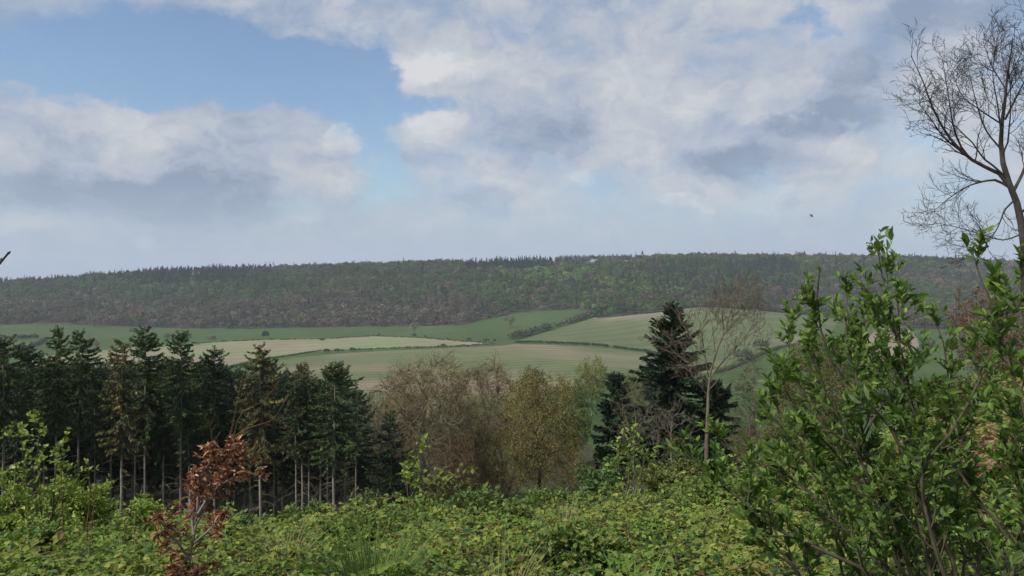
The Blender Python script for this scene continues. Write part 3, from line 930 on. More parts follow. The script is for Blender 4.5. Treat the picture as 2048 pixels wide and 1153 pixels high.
H0 = (HOR - 770) / F * 61 - G(592, 61)[2]
for px in (-20, 30, 88, 190, 222, 270, 327, 378, 398, 455, 500, 548, 618, 641, 655, 690, 712):
    dd = 60 + rg_.uniform(-2, 6)
    b = G(px, dd); want = (HOR - rg_.uniform(745, 800)) / F * dd - b[2]
    dup(slim, b, rg_.uniform(0, 6.28), (rg_.uniform(0.85, 1.15), want / H0), "slender pale trunked spruce squeezed between the larger plantation spruces", GR)
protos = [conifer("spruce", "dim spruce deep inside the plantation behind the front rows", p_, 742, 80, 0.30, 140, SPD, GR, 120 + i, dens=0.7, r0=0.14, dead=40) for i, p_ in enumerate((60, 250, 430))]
rg_ = np.random.default_rng(77)
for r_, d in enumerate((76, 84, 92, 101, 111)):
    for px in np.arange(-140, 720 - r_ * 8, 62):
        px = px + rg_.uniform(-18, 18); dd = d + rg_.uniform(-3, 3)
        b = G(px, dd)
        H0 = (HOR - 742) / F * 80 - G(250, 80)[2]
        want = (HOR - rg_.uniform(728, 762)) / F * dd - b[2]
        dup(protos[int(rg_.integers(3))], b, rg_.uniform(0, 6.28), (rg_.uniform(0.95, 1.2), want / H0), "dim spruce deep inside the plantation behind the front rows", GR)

conifer("fir_tree", "small dark fir at the plantation's right end with branches to the ground", 782, 822, 60, 0.16, 110, SPD, None, 201, bark=M_bark_brown, shape=0.75, dens=1.1, droop=0.2)
conifer("fir_tree", "large black green fir rising beside the bare ash", 1345, 613, 70, 0.08, 195, SPD * 0.75, None, 202, bark=M_bark_dark, irr=0.5, dens=1.25, droop=0.15, spray=0.55, top_up=0.9, r0=0.3, shape=0.86, dead=8, fill=1.1)
conifer("fir_tree", "squat dark evergreen left of the large fir with grey twigs before it", 1232, 752, 74, 0.06, 100, SPD * 0.9, None, 203, bark=M_bark_dark, dens=1.0, droop=0.25, spray=0.5, r0=0.2, shape=0.5, dead=8)
conifer("fir_tree", "low spreading dark evergreen under the bare ash at the large fir's right", 1425, 770, 68, 0.05, 110, SPD * 0.8, None, 204, bark=M_bark_dark, dens=0.9, droop=0.25, spray=0.5, r0=0.18, shape=0.4, dead=8)


# ------------------------------------------------------------------ broad-leaved trees
def broadleaf(name, label, px, ptop, d, wpx, bark, twig_tint, leaf_tint=None, nleaf=0, lsize=0.12, seed=0, trunk_r=None, fork=0.35, per=(13, 8, 7, 4), up=0.10, ang=(40, 78), lean=0.0, group=None, rmin=0.010, cat="tree", leafmat=None, trunk_top=0.74, l1=1.0, b=None, multi=1):
    rg = np.random.default_rng(seed)
    b = G(px, d) if b is None else b
    H = (HOR - ptop) / F * d - b[2]
    w = wpx / F * d / 2
    root = thing(name, label, cat, b, group)
    k = 10
    trs = []
    for q in range(multi):
        z = np.linspace(-0.4, H * trunk_top, k)
        le = lean if multi == 1 else rg.uniform(-0.22, 0.22)
        x = np.cumsum(rg.normal(size=k) * 0.014 * H) * 0.5 + le * np.maximum(z, 0) ** 1.0 + (rg.uniform(-0.4, 0.4) if multi > 1 else 0)
        y = np.cumsum(rg.normal(size=k) * 0.014 * H) * 0.5
        x -= x[0] if multi == 1 else 0; y -= y[0]
        trs.append(np.stack([x, y, z], 1))
    tr = np.stack(trs)
    tr0 = trunk_r or H * 0.017
    R = np.repeat((tr0 * np.linspace(1, 0.22, k) ** 0.9)[None], multi, 0)
    p1 = max(3, per[0] // (1 if multi == 1 else 2))
    tw = np.asarray(twig_tint)
    cb_ = max(fork * 0.85, 0.04)
    zc = H * (cb_ + 1) / 2; rz = H * (1 - cb_) / 2
    def inside(n, lo, hi):
        u = unit(rg.normal(size=(n, 3)))
        r = (rg.uniform(lo ** 3, hi ** 3, (n, 1))) ** (1 / 3)
        r = r * (1 + 0.10 * np.sin(u[:, :1] * 6 + seed) + 0.08 * np.cos(u[:, 1:2] * 7 + u[:, 2:3] * 5))
        return u * r * np.array([w, w, rz]) + np.array([0, 0, zc])
    def reach(PL, RR, tg, k, rr, wob, rm, taper, low=0.0):
        nd = PL[:, 1:].reshape(-1, 3); nt = unit(np.diff(PL, axis=1)).reshape(-1, 3); nr = RR[:, 1:].ravel()
        best = np.empty(len(tg), int)
        for c0 in range(0, len(tg), 1500):
            dv = tg[c0:c0 + 1500, None, :] - nd[None]
            ds = np.linalg.norm(dv, axis=2)
            co = (dv * nt[None]).sum(2) / np.maximum(ds, 1e-6)
            cost = ds * (1.35 - 0.55 * co)
            if low:
                lat = np.hypot(dv[..., 0], dv[..., 1])
                cost = np.abs(dv[..., 2] - low * lat) + 0.2 * ds + np.where(nd[None, :, 2] < fork * H * 0.8, 50, 0)
            best[c0:c0 + 1500] = cost.argmin(1)
        s0 = nd[best]; tn = nt[best]; dist = np.linalg.norm(tg - s0, axis=1)[:, None]
        c_ = s0 + unit(tn + np.array([0, 0, 0.25])) * dist * 0.42
        q = np.linspace(0, 1, k)[None, :, None]
        Lc = (1 - q) ** 2 * s0[:, None] + 2 * q * (1 - q) * c_[:, None] + q * q * tg[:, None]
        Lc = Lc + rg.normal(size=Lc.shape) * wob * dist[:, None] * q
        r0 = np.maximum(nr[best] * rr, rm)
        return Lc, np.maximum(r0[:, None] * np.linspace(1, taper, k)[None], rm * 0.6)
    L1, R1 = reach(tr, R, inside(max(per[0], 6), 0.45, 0.80), 8, 0.6, 0.03, rmin * 1.8, 0.35, low=0.9)
    L2, R2 = reach(L1, R1, inside(per[0] * per[1], 0.25, 0.93), 6, 0.6, 0.04, rmin * 1.4, 0.45)
    L3, R3 = reach(L2, R2, inside(per[0] * per[1] * (per[2] - 2), 0.2, 1.0), 5, 0.7, 0.06, rmin, 0.55)
    L4, R4 = grow(rg, L3, R3, per[3], 0.25, 1.0, (20, 55), 1.0 + w * 0.17, 3, up * 0.6, 0.16, 0.8, 0.6, rmin=rmin * 0.8, lpow=0.3)
    tv = lambda n: tw[None] * rg.uniform(0.75, 1.25, (n, 1))
    mk("trunk" if multi == 1 else "stems", [tubes(tr, R, 8, np.ones(3)), tubes(L1, R1, 5, np.ones(3) * 0.9), tubes(L2, R2, 4, tw * 0.9), tubes(L3, R3, 3, tv(len(L3))), tubes(L4, R4, 3, tv(len(L4)))], bark, root)
    if nleaf:
        i = rg.integers(0, len(L4), nleaf)
        p, tan, _, _ = at_t(L4[i], rg.random((nleaf, 1)))
        p = p[:, 0] + rg.normal(size=(nleaf, 3)) * lsize * 0.6
        lt = np.asarray(leaf_tint)
        lt = lt if lt.ndim == 1 else lt[rg.integers(0, len(lt), nleaf)]
        dv = unit(tan[:, 0] + rg.normal(size=(nleaf, 3)) * 0.9 + np.array([0, 0, -0.2]))
        mk("crown", [rhomb(rg, p, lsize * rg.uniform(0.6, 1.3, nleaf), lsize * 0.3, dv, None, lt, 0.22)], leafmat or M_leaf, root)
    return root


BT = "bare and budding trees below the slope"
W1 = (1.45, 1.2, 0.95)
broadleaf("bare_tree", "big leafless brown tree with pale trunk and dense rounded twigs", 862, 706, 70, 190, M_bark_grey, (0.98, 0.92, 0.62), seed=301, per=(22, 9, 8, 3), fork=0.40, up=0.08, rmin=0.023, group=BT, trunk_r=0.2)
broadleaf("bare_tree", "reddish budded leafless tree behind the big brown one", 975, 714, 80, 150, M_bark_grey, (0.85, 0.68, 0.45), [(0.16, 0.11, 0.06), (0.14, 0.12, 0.04)], 2500, 0.10, seed=302, per=(15, 9, 8, 4), fork=0.42, up=0.08, rmin=0.018, group=BT)
broadleaf("bare_tree", "leafless brown tree leaning left over the small dark fir", 790, 738, 74, 150, M_bark_grey, (0.75, 0.68, 0.46), seed=303, per=(18, 9, 8, 3), fork=0.3, up=0.03, rmin=0.022, group=BT, lean=-0.05)
broadleaf("budding_tree", "slim olive tree of tiny new leaves left of the round coppery tree", 950, 835, 72, 110, M_bark_brown, (0.95, 0.85, 0.5), [(0.18, 0.17, 0.05), (0.15, 0.15, 0.045)], 11000, 0.12, seed=304, per=(14, 8, 6, 4), fork=0.2, up=0.08, group=BT)
broadleaf("budding_tree", "round coppery olive tree with dark straight trunk and young leaves", 1078, 742, 70, 172, M_bark_dark, (0.9, 0.8, 0.5), [(0.27, 0.215, 0.07), (0.25, 0.235, 0.07), (0.20, 0.21, 0.055), (0.33, 0.25, 0.12)], 24000, 0.13, seed=305, per=(17, 8, 7, 4), fork=0.25, up=0.08, group=BT, trunk_r=0.22)
broadleaf("budding_tree", "low tangled olive thicket tree at the round coppery tree's left foot", 1010, 850, 70, 120, M_bark_brown, (0.9, 0.8, 0.5), [(0.13, 0.125, 0.05), (0.11, 0.115, 0.045)], 7000, 0.11, seed=306, per=(10, 8, 6, 4), fork=0.1, up=0.06, group=BT, multi=3)
broadleaf("bare_tree", "purplish brown twiggy thicket right of the big brown tree's trunk", 912, 872, 66, 100, M_bark_brown, (0.70, 0.60, 0.45), seed=307, per=(14, 9, 8, 4), fork=0.15, up=0.05, rmin=0.016, group=BT, multi=4)
broadleaf("maple_tree", "pale yellow green open crowned tree on the valley meadow", 1184, 714, 215, 72, M_bark_grey, (1.0, 0.9, 0.5), [(0.22, 0.24, 0.07), (0.19, 0.22, 0.065)], 7000, 0.36, seed=308, per=(12, 7, 5, 3), fork=0.28, up=0.14, ang=(20, 45), rmin=0.04)
broadleaf("green_tree", "bright green leafy tree just left of the pale yellow green one", 1142, 752, 130, 95, M_bark_brown, (0.8, 0.8, 0.5), [(0.085, 0.13, 0.04), (0.10, 0.15, 0.045)], 9000, 0.3, seed=309, per=(12, 7, 5, 3), fork=0.15, up=0.06, rmin=0.02)
broadleaf("green_tree", "dark green rounded tree showing above the coppery tree", 1068, 730, 200, 62, M_bark_brown, (0.8, 0.8, 0.5), [(0.055, 0.085, 0.04)], 6000, 0.38, seed=310, per=(12, 7, 5, 3), fork=0.15, up=0.06, rmin=0.03)
broadleaf("green_tree", "yellow green bushy tree behind the squat evergreen", 1275, 745, 150, 110, M_bark_brown, (0.8, 0.8, 0.5), [(0.14, 0.155, 0.05), (0.11, 0.13, 0.05)], 9000, 0.3, seed=311, per=(12, 7, 5, 3), fork=0.12, up=0.05, rmin=0.02)
broadleaf("bare_tree", "small grey leafless tree in front of the squat dark evergreen", 1268, 758, 58, 110, M_bark_grey, (0.80, 0.76, 0.66), seed=312, per=(9, 6, 5, 3), fork=0.45, up=0.07, group=BT, trunk_r=0.1)
broadleaf("bare_tree", "grey leafless tree with arching twigs in front of the large fir", 1345, 790, 56, 110, M_bark_grey, (0.85, 0.78, 0.66), seed=313, per=(9, 6, 5, 3), fork=0.3, up=0.03, group=BT, trunk_r=0.1)
broadleaf("thicket", "grey brown scrub thicket right of the bare ash", 1490, 745, 105, 90, M_bark_grey, (1.0, 0.85, 0.7), [(0.06, 0.08, 0.045), (0.09, 0.10, 0.05)], 5000, 0.22, seed=314, per=(12, 7, 6, 3), fork=0.1, up=0.05, cat="thicket", multi=3, rmin=0.016)
broadleaf("thicket", "olive brown scrub behind the trunk of the round coppery tree", 1120, 900, 98, 150, M_bark_brown, (0.8, 0.7, 0.5), [(0.10, 0.105, 0.04), (0.08, 0.09, 0.035)], 5000, 0.2, seed=321, per=(10, 7, 6, 3), fork=0.05, up=0.05, cat="thicket", multi=4, rmin=0.016)
broadleaf("thicket", "brown scrub filling the ground between the big brown tree and the coppery tree", 965, 925, 95, 150, M_bark_brown, (0.8, 0.68, 0.5), [(0.09, 0.09, 0.04), (0.11, 0.09, 0.05)], 5000, 0.2, seed=322, per=(12, 7, 6, 3), fork=0.05, up=0.05, cat="thicket", multi=5, rmin=0.016)
broadleaf("thicket", "dark brown scrub behind the foot of the big brown tree", 815, 890, 90, 190, M_bark_brown, (0.7, 0.58, 0.45), [(0.06, 0.065, 0.03), (0.08, 0.07, 0.04)], 5000, 0.2, seed=323, per=(12, 7, 6, 3), fork=0.05, up=0.05, cat="thicket", multi=5, rmin=0.016)
broadleaf("thicket", "brown bare scrub in front of the small meadow beside the leafy shrub", 1515, 850, 62, 110, M_bark_brown, (1.0, 0.78, 0.6), seed=315, per=(12, 8, 6, 3), fork=0.05, up=0.1, cat="thicket", multi=5)
broadleaf("maple_tree", "yellow green tree half hidden behind the near leafy shrub", 1640, 672, 48, 190, M_bark_brown, (0.9, 0.8, 0.5), [(0.135, 0.145, 0.045), (0.11, 0.125, 0.04)], 16000, 0.13, seed=316, per=(16, 8, 6, 4), fork=0.2, up=0.05)
broadleaf("maple_tree", "olive green bushy tree at the foot of the slope behind the shrub's stems", 1600, 820, 42, 150, M_bark_brown, (0.9, 0.8, 0.5), [(0.12, 0.125, 0.045), (0.095, 0.11, 0.04)], 12000, 0.12, seed=317, per=(12, 8, 6, 4), fork=0.08, up=0.05, multi=3)
broadleaf("russet_bush", "russet brown twiggy bush on the bank at the right edge", 1985, 570, 20, 170, M_bark_brown, (1.05, 0.72, 0.58), [(0.12, 0.07, 0.05), (0.10, 0.075, 0.045)], 5000, 0.06, seed=318, per=(12, 8, 7, 4), fork=0.05, up=0.06, multi=5, cat="bush", rmin=0.004)


def guided_tree():
    """the two bare ashes whose limbs stand out one by one"""
    def build(name, label, d, pts_trunk, limbs, seed, bark, tw, rt, per, rmin, lens, yj=0.7, up=0.045):
        rg = np.random.default_rng(seed)
        tp = np.array([P(a, b, d) for a, b in pts_trunk])
        base = tp[0].copy()
        root = thing(name, label, "tree", base)
        def smooth(pts, k):
            s = np.concatenate([[0], np.cumsum(np.linalg.norm(np.diff(pts, axis=0), axis=1))])
            return pchip(s, pts, np.linspace(0, s[-1], k))
        tr = smooth(tp - base, 16)[None]
        tr[0, :, 1] += np.cumsum(rg.normal(size=16)) * 0.05
        R = (np.interp(np.linspace(0, 1, 16), [0, 0.4, 1], [rt, rt * 0.62, rt * 0.08]))[None]
        LL, LR = [], []
        for lp, r0 in limbs:
            q_ = np.array([P(a, b, d) for a, b in lp]) - base
            dy = rg.uniform(-1, 1) * yj
            q_[:, 1] += np.linspace(0, dy, len(q_)) * np.linalg.norm(q_[-1] - q_[0]) * 0.5
            LL.append(smooth(q_, 12)); LR.append(np.linspace(r0 * 0.75, max(r0 * 0.12, rmin), 12))
        L1 = np.stack(LL); R1 = np.stack(LR)
        # limbs towards and away from the viewer fill the crown's depth
        Lx, Rx = grow(rg, tr, R, per[0], 0.42, 0.97, (35, 65), 1.0 + lens[0], 12, 0.05, 0.09, 0.4, 0.2, flat=np.array([0.8, 1.3, 0.6]), rmin=rmin * 2)
        L1 = np.concatenate([L1, Lx]); R1 = np.concatenate([R1, Rx])
        L2, R2 = grow(rg, L1, R1, per[1], 0.22, 1.0, (28, 58), 1.0 + lens[1], 8, up, 0.13, 0.5, 0.3, rmin=rmin * 1.5, lpow=0.35)
        L3, R3 = grow(rg, L2, R2, per[2], 0.15, 1.0, (28, 58), 1.0 + lens[2], 6, up * 1.3, 0.16, 0.6, 0.45, rmin=rmin * 1.1, lpow=0.3)
        L4, R4 = grow(rg, L3, R3, per[3], 0.3, 1.0, (28, 55), 1.0 + lens[3], 4, up * 1.6, 0.15, 0.8, 0.7, rmin=rmin, lpow=0.3)
        mk("trunk", [tubes(tr, R, 9, np.ones(3)), tubes(L1, R1, 6, np.ones(3)), tubes(L2, R2, 4, np.ones(3) * tw), tubes(L3, R3, 3, np.ones(3) * tw), tubes(L4, R4, 3, np.ones(3) * tw)], bark, root)
        return root
    build("bare_ash_tree", "leafless dark ash towering against the sky at the right edge", 24,
          [(2062, 700), (2052, 600), (2045, 520), (2036, 430), (2026, 385), (2006, 340), (2004, 290), (2012, 200), (2018, 140), (2028, 75)],
          [([(2018, 372), (1995, 345), (1960, 330), (1925, 305), (1895, 270), (1865, 215), (1845, 160), (1822, 112)], 0.085),
           ([(1950, 325), (1925, 300), (1905, 250), (1895, 190), (1882, 115)], 0.05),
           ([(1925, 305), (1880, 280), (1840, 240), (1800, 205)], 0.04),
           ([(2020, 376), (1990, 360), (1950, 368), (1905, 395), (1868, 428)], 0.06),
           ([(2030, 400), (2012, 420), (2002, 450), (1985, 480), (1950, 500)], 0.045),
           ([(2003, 300), (1975, 260), (1955, 190), (1945, 130)], 0.04),
           ([(2005, 290), (1985, 215), (1965, 150), (1962, 100)], 0.04),
           ([(2010, 240), (2035, 170), (2060, 110)], 0.045),
           ([(2026, 385), (2060, 330), (2085, 250), (2100, 170)], 0.07),
           ([(2036, 430), (2075, 400), (2120, 360), (2150, 300)], 0.06),
           ([(2005, 250), (1960, 225), (1915, 195), (1890, 150)], 0.035),
           ([(2012, 180), (1990, 120), (1985, 75)], 0.03),
           ([(2040, 470), (2015, 480), (1985, 470), (1945, 455), (1890, 440)], 0.035)],
          401, M_bark_dark, 0.7, 0.175, (4, 11, 6, 3), 0.0056, (1.5, 0.80, 0.42, 0.22))
    build("bare_ash_tree", "slender leafless ash with forked grey trunk right of the large fir", 58,
          [(1412, 960), (1412, 900), (1414, 820), (1417, 760), (1432, 700), (1448, 660), (1458, 630), (1464, 605)],
          [([(1418, 760), (1450, 720), (1485, 685), (1510, 650), (1535, 625)], 0.09),
           ([(1417, 755), (1405, 700), (1397, 665), (1390, 640)], 0.06),
           ([(1430, 705), (1425, 650), (1420, 625), (1428, 600)], 0.06),
           ([(1440, 680), (1475, 640), (1492, 620), (1502, 605)], 0.06),
           ([(1455, 720), (1490, 710), (1530, 715)], 0.035),
           ([(1414, 790), (1390, 760), (1375, 740)], 0.035),
           ([(1448, 660), (1442, 620), (1450, 590)], 0.04)],
          402, M_bark_brown, 0.75, 0.18, (6, 9, 6, 3), 0.012, (2.2, 1.1, 0.6, 0.32))


guided_tree()


# ------------------------------------------------------------------ near shrubs and saplings
def guided_shrub(name, label, cat, stems, bark, leafmat, tints, llen, lwid, seed, twig=(5, 4), tlen=(0.35, 0.18), per_leaf=7, up=0.12, stem_r=0.012, curl=0.3, droop=0.0, fold=0.3, group=None, leaf_t0=0.25, extra=None, nrm_up=0.6, upleaf=0.35, jit=0.2):
    rg = np.random.default_rng(seed)
    S = []
    for pts, d0, d1 in stems:
        k0 = len(pts)
        q_ = np.array([P(a, b, d0 + (d1 - d0) * i / (k0 - 1)) for i, (a, b) in enumerate(pts)])
        s = np.concatenate([[0], np.cumsum(np.linalg.norm(np.diff(q_, axis=0), axis=1))])
        S.append(pchip(s, q_, np.linspace(0, s[-1], 14)))
    S = np.stack(S)
    base = S[0, 0].copy(); base[2] = zt(base[0], base[1])
    root = thing(name, label, cat, base, group)
    S = S - base
    R = np.linspace(stem_r, stem_r * 0.22, 14)[None] * rg.uniform(0.7, 1.15, (len(S), 1))
    L2, R2 = grow(rg, S, R, twig[0], 0.12, 0.97, (25, 60), 1.0 + tlen[0], 7, up, 0.10, 0.6, 0.4, rmin=0.0018, lpow=0.72)
    L3, R3 = grow(rg, L2, R2, twig[1], 0.15, 0.95, (25, 60), 1.0 + tlen[1], 5, up, 0.12, 0.7, 0.5, rmin=0.0014, lpow=0.3)
    mk("stems", [tubes(S, R, 7, np.ones(3)), tubes(L2, R2, 5, np.ones(3)), tubes(L3, R3, 4, np.ones(3) * 1.1)], bark, root, True)
    P_, D_, = [], []
    for LL, n, t0 in ((S[:, 4:], per_leaf * 2, 0.35), (L2, per_leaf, leaf_t0), (L3, per_leaf, 0.1)):
        t = rg.uniform(t0, 1.0, (len(LL), n)); t[:, :2] = 0.99
        p, tan, _, _ = at_t(LL, t)
        p = p.reshape(-1, 3); tan = tan.reshape(-1, 3)
        r_ = rg.normal(size=p.shape); perp = unit(r_ - (r_ * tan).sum(1, keepdims=True) * tan)
        dv = unit(tan * rg.uniform(0.25, 1.1, (len(p), 1)) + perp * 0.8 + np.array([0, 0, upleaf - droop]))
        P_.append(p); D_.append(dv)
    P_ = np.concatenate(P_); D_ = np.concatenate(D_); n = len(P_)
    tt = np.asarray(tints)[rg.integers(0, len(tints), n)]
    sz = np.exp(rg.normal(size=n) * 0.28) * 0.92
    mk("leaves", [leaf(rg, P_, D_, llen * sz, lwid * sz, tt, fold, curl, jit, nrm_up)], leafmat, root)
    return root


WG = [(0.10, 0.175, 0.03), (0.13, 0.21, 0.04), (0.068, 0.125, 0.026), (0.165, 0.24, 0.055), (0.10, 0.155, 0.055)]
guided_shrub("leafy_shrub", "large dark green leafy shrub with upright stems filling the right foreground", "shrub", [
    ([(1925, 1240), (1900, 1100), (1850, 1030), (1825, 960), (1790, 870), (1745, 815), (1700, 770), (1660, 720), (1640, 650), (1634, 580), (1640, 535)], 3.5, 3.3),
    ([(1925, 1240), (1870, 1090), (1840, 935), (1833, 870), (1815, 760), (1790, 650), (1775, 590), (1764, 550), (1754, 492)], 3.4, 3.5),
    ([(1925, 1240), (1865, 1080), (1842, 940), (1885, 890), (1940, 800), (1985, 700), (2010, 640), (2050, 540)], 3.3, 3.2),
    ([(1800, 1250), (1770, 1150), (1690, 1060), (1640, 1010), (1590, 960), (1530, 930), (1480, 915), (1440, 870)], 3.6, 3.7),
    ([(1780, 1250), (1740, 1150), (1640, 1100), (1540, 1050), (1470, 990), (1400, 940), (1368, 872)], 3.5, 3.6),
    ([(1820, 1250), (1800, 1110), (1770, 1010), (1740, 930), (1720, 840), (1705, 740), (1690, 640), (1700, 570)], 3.8, 4.0),
    ([(2060, 1150), (2010, 1070), (1950, 990), (1900, 920), (1830, 830), (1790, 730), (1745, 640), (1720, 550)], 3.2, 3.5),
    ([(2150, 1200), (2090, 950), (2040, 800), (2010, 700), (1985, 610), (1962, 560), (1945, 505)], 3.0, 3.1),
    ([(1850, 1250), (1830, 1100), (1720, 950), (1650, 860), (1600, 780), (1575, 700), (1600, 620)], 4.0, 4.2),
    ([(1760, 1250), (1720, 1150), (1650, 1040), (1560, 960), (1530, 905)], 3.9, 4.0),
    ([(1950, 1250), (1960, 1100), (1990, 950), (2020, 850), (2050, 760), (2070, 650)], 3.4, 3.3),
    ([(1840, 1250), (1870, 1100), (1910, 950), (1900, 800), (1890, 700), (1870, 640)], 3.9, 4.0),
    ([(1700, 1250), (1680, 1120), (1640, 960), (1560, 850), (1550, 760), (1560, 720)], 4.1, 4.3),
    ([(2000, 1250), (2030, 1120), (2060, 1000), (2090, 900)], 3.0, 3.0),
    ([(1900, 1250), (1930, 1120), (1900, 1000), (1930, 860), (1960, 740), (1975, 660)], 3.6, 3.6),
    ([(1880, 1250), (1760, 1060), (1720, 900), (1780, 780), (1800, 690), (1790, 560)], 3.8, 3.7),
    ([(1850, 1250), (1800, 1080), (1740, 960), (1690, 860), (1650, 780), (1625, 700), (1615, 640)], 3.7, 3.6),
    ([(1880, 1250), (1840, 1050), (1800, 900), (1770, 800), (1740, 700), (1725, 620)], 3.6, 3.9),
    ([(1830, 1250), (1780, 1060), (1690, 930), (1620, 850), (1580, 800), (1556, 740)], 3.9, 3.8),
    ([(1900, 1250), (1850, 1000), (1800, 850), (1760, 740), (1700, 660), (1670, 600)], 4.1, 4.2),
    ([(1890, 1250), (1860, 1060), (1850, 900), (1830, 780), (1810, 680)], 4.2, 4.3),
    ([(1800, 1250), (1740, 1060), (1640, 960), (1580, 880), (1545, 830)], 4.2, 4.4),
    ([(1620, 1260), (1600, 1160), (1550, 1090), (1510, 1040), (1500, 980)], 3.6, 3.7),
], M_stem, M_willow, WG, 0.043, 0.0105, 501, twig=(12, 4), tlen=(0.25, 0.11), per_leaf=8, up=0.14, stem_r=0.011, curl=0.22, fold=0.45, nrm_up=0.45, upleaf=0.45)

CU = [(0.21, 0.095, 0.045), (0.28, 0.135, 0.066), (0.13, 0.055, 0.028), (0.42, 0.26, 0.155)]
guided_shrub("beech_sapling", "young beech still holding curled copper brown dead leaves", "sapling", [
    ([(372, 1240), (378, 1150), (385, 1080), (398, 1010), (420, 950), (445, 910), (462, 880)], 5.2, 5.3),
    ([(385, 1090), (400, 1010), (440, 950), (490, 930), (532, 925)], 5.2, 5.4),
    ([(395, 1030), (430, 980), (480, 955), (528, 957)], 5.2, 5.1),
    ([(388, 1070), (380, 1000), (385, 960), (395, 940)], 5.2, 5.5),
    ([(380, 1120), (350, 1080), (330, 1060), (325, 1030)], 5.2, 5.1),
    ([(374, 1200), (360, 1150), (350, 1140)], 5.2, 5.0),
    ([(374, 1200), (400, 1150), (412, 1130)], 5.2, 5.3),
    ([(410, 970), (440, 905), (485, 890)], 5.2, 5.2),
    ([(392, 1050), (425, 990), (455, 940), (470, 900)], 5.2, 5.35),
    ([(395, 1020), (400, 960), (425, 915), (430, 890)], 5.2, 5.1),
    ([(385, 1090), (430, 1050), (450, 1030)], 5.2, 5.0),
], M_bark_grey, M_dead, CU, 0.030, 0.0090, 502, twig=(9, 3), tlen=(0.13, 0.06), per_leaf=6, up=0.03, stem_r=0.011, curl=0.8, droop=0.1, jit=0.35, fold=0.8, nrm_up=0.1, leaf_t0=0.2)
# the bare upper twigs of the same young beech
root_b = [o for o in C.objects if o.name.startswith("beech_sapling")][0]
rg_ = np.random.default_rng(61)
tw_ = []
for pts in ([(445, 910), (468, 870), (480, 830), (530, 800), (560, 760)], [(440, 920), (465, 850), (475, 800), (485, 755)], [(455, 900), (490, 860), (545, 840), (575, 790)], [(430, 940), (425, 890), (420, 850)], [(385, 1030), (395, 985), (400, 970)], [(462, 880), (510, 830), (500, 780)]):
    q_ = np.array([P(a, b, 5.3) for a, b in pts]) - np.array(root_b.location)
    s = np.concatenate([[0], np.cumsum(np.linalg.norm(np.diff(q_, axis=0), axis=1))])
    tw_.append(pchip(s, q_, np.linspace(0, s[-1], 9)))
tw_ = np.stack(tw_)
tr_ = np.linspace(0.0034, 0.0013, 9)[None].repeat(len(tw_), 0)
t2, r2_ = grow(rg_, tw_, tr_, 4, 0.2, 0.95, (25, 55), 1.12, 5, 0.05, 0.12, 0.7, 0.5, rmin=0.0015)
mk("bare_twigs", [tubes(tw_, tr_, 5, np.array([0.95, 0.75, 0.62])), tubes(t2, r2_, 4, np.array([0.95, 0.75, 0.62]))], M_bark_brown, root_b, True)

YG = [(0.20, 0.27, 0.05), (0.25, 0.31, 0.065), (0.16, 0.23, 0.045), (0.28, 0.33, 0.09)]
guided_shrub("birch_sapling", "slim yellow green sapling with airy leaves in the left foreground", "sapling", [
    ([(95, 1160), (90, 1080), (80, 1000), (75, 920), (78, 870), (78, 828)], 9.0, 9.0),
    ([(95, 1160), (70, 1060), (50, 980), (45, 900), (40, 845)], 9.0, 9.2),
    ([(95, 1130), (105, 1020), (112, 940), (118, 890)], 9.0, 8.7),
    ([(85, 1080), (120, 990), (140, 950), (150, 940)], 9.0, 9.0),
    ([(70, 1080), (30, 1000), (5, 950), (-10, 930)], 9.0, 9.1),
], M_stem, M_leaf, YG, 0.050, 0.017, 503, twig=(10, 4), tlen=(0.36, 0.16), per_leaf=5, up=0.06, stem_r=0.013, curl=0.3, nrm_up=0.5)
guided_shrub("hazel_sapling", "thin upright sapling with drooping yellow green leaves before the big brown tree", "sapling", [
    ([(835, 1040), (836, 980), (832, 930), (834, 888)], 17, 17), ([(838, 1040), (850, 990), (868, 965), (890, 955)], 17, 17), ([(838, 1030), (815, 985), (818, 940)], 17, 17)],
    M_stem, M_leaf, YG, 0.11, 0.034, 504, twig=(6, 3), tlen=(0.4, 0.2), per_leaf=4, up=0.05, stem_r=0.02, curl=0.4)
guided_shrub("hazel_sapling", "arching sapling with yellow olive leaves right of the big brown trunk", "sapling", [
    ([(880, 1050), (885, 990), (905, 955), (935, 945)], 16, 16), ([(880, 1050), (870, 990), (880, 950)], 16, 16), ([(900, 1050), (915, 1000), (922, 970)], 16, 16)],
    M_stem, M_leaf, [(0.16, 0.16, 0.045), (0.13, 0.15, 0.045)], 0.11, 0.034, 505, twig=(6, 3), tlen=(0.4, 0.2), per_leaf=4, up=0.03, stem_r=0.02, curl=0.4)
guided_shrub("hazel_sapling", "upright leafy sapling in front of the squat dark evergreen", "sapling", [
    ([(1260, 1010), (1258, 950), (1262, 900), (1268, 866)], 20, 20), ([(1260, 1010), (1240, 950), (1235, 905)], 20, 20.3), ([(1260, 1000), (1285, 940), (1292, 905)], 20, 19.7)],
    M_stem, M_leaf, YG[:3], 0.11, 0.034, 506, twig=(8, 3), tlen=(0.6, 0.3), per_leaf=4, up=0.04, stem_r=0.025, curl=0.3)


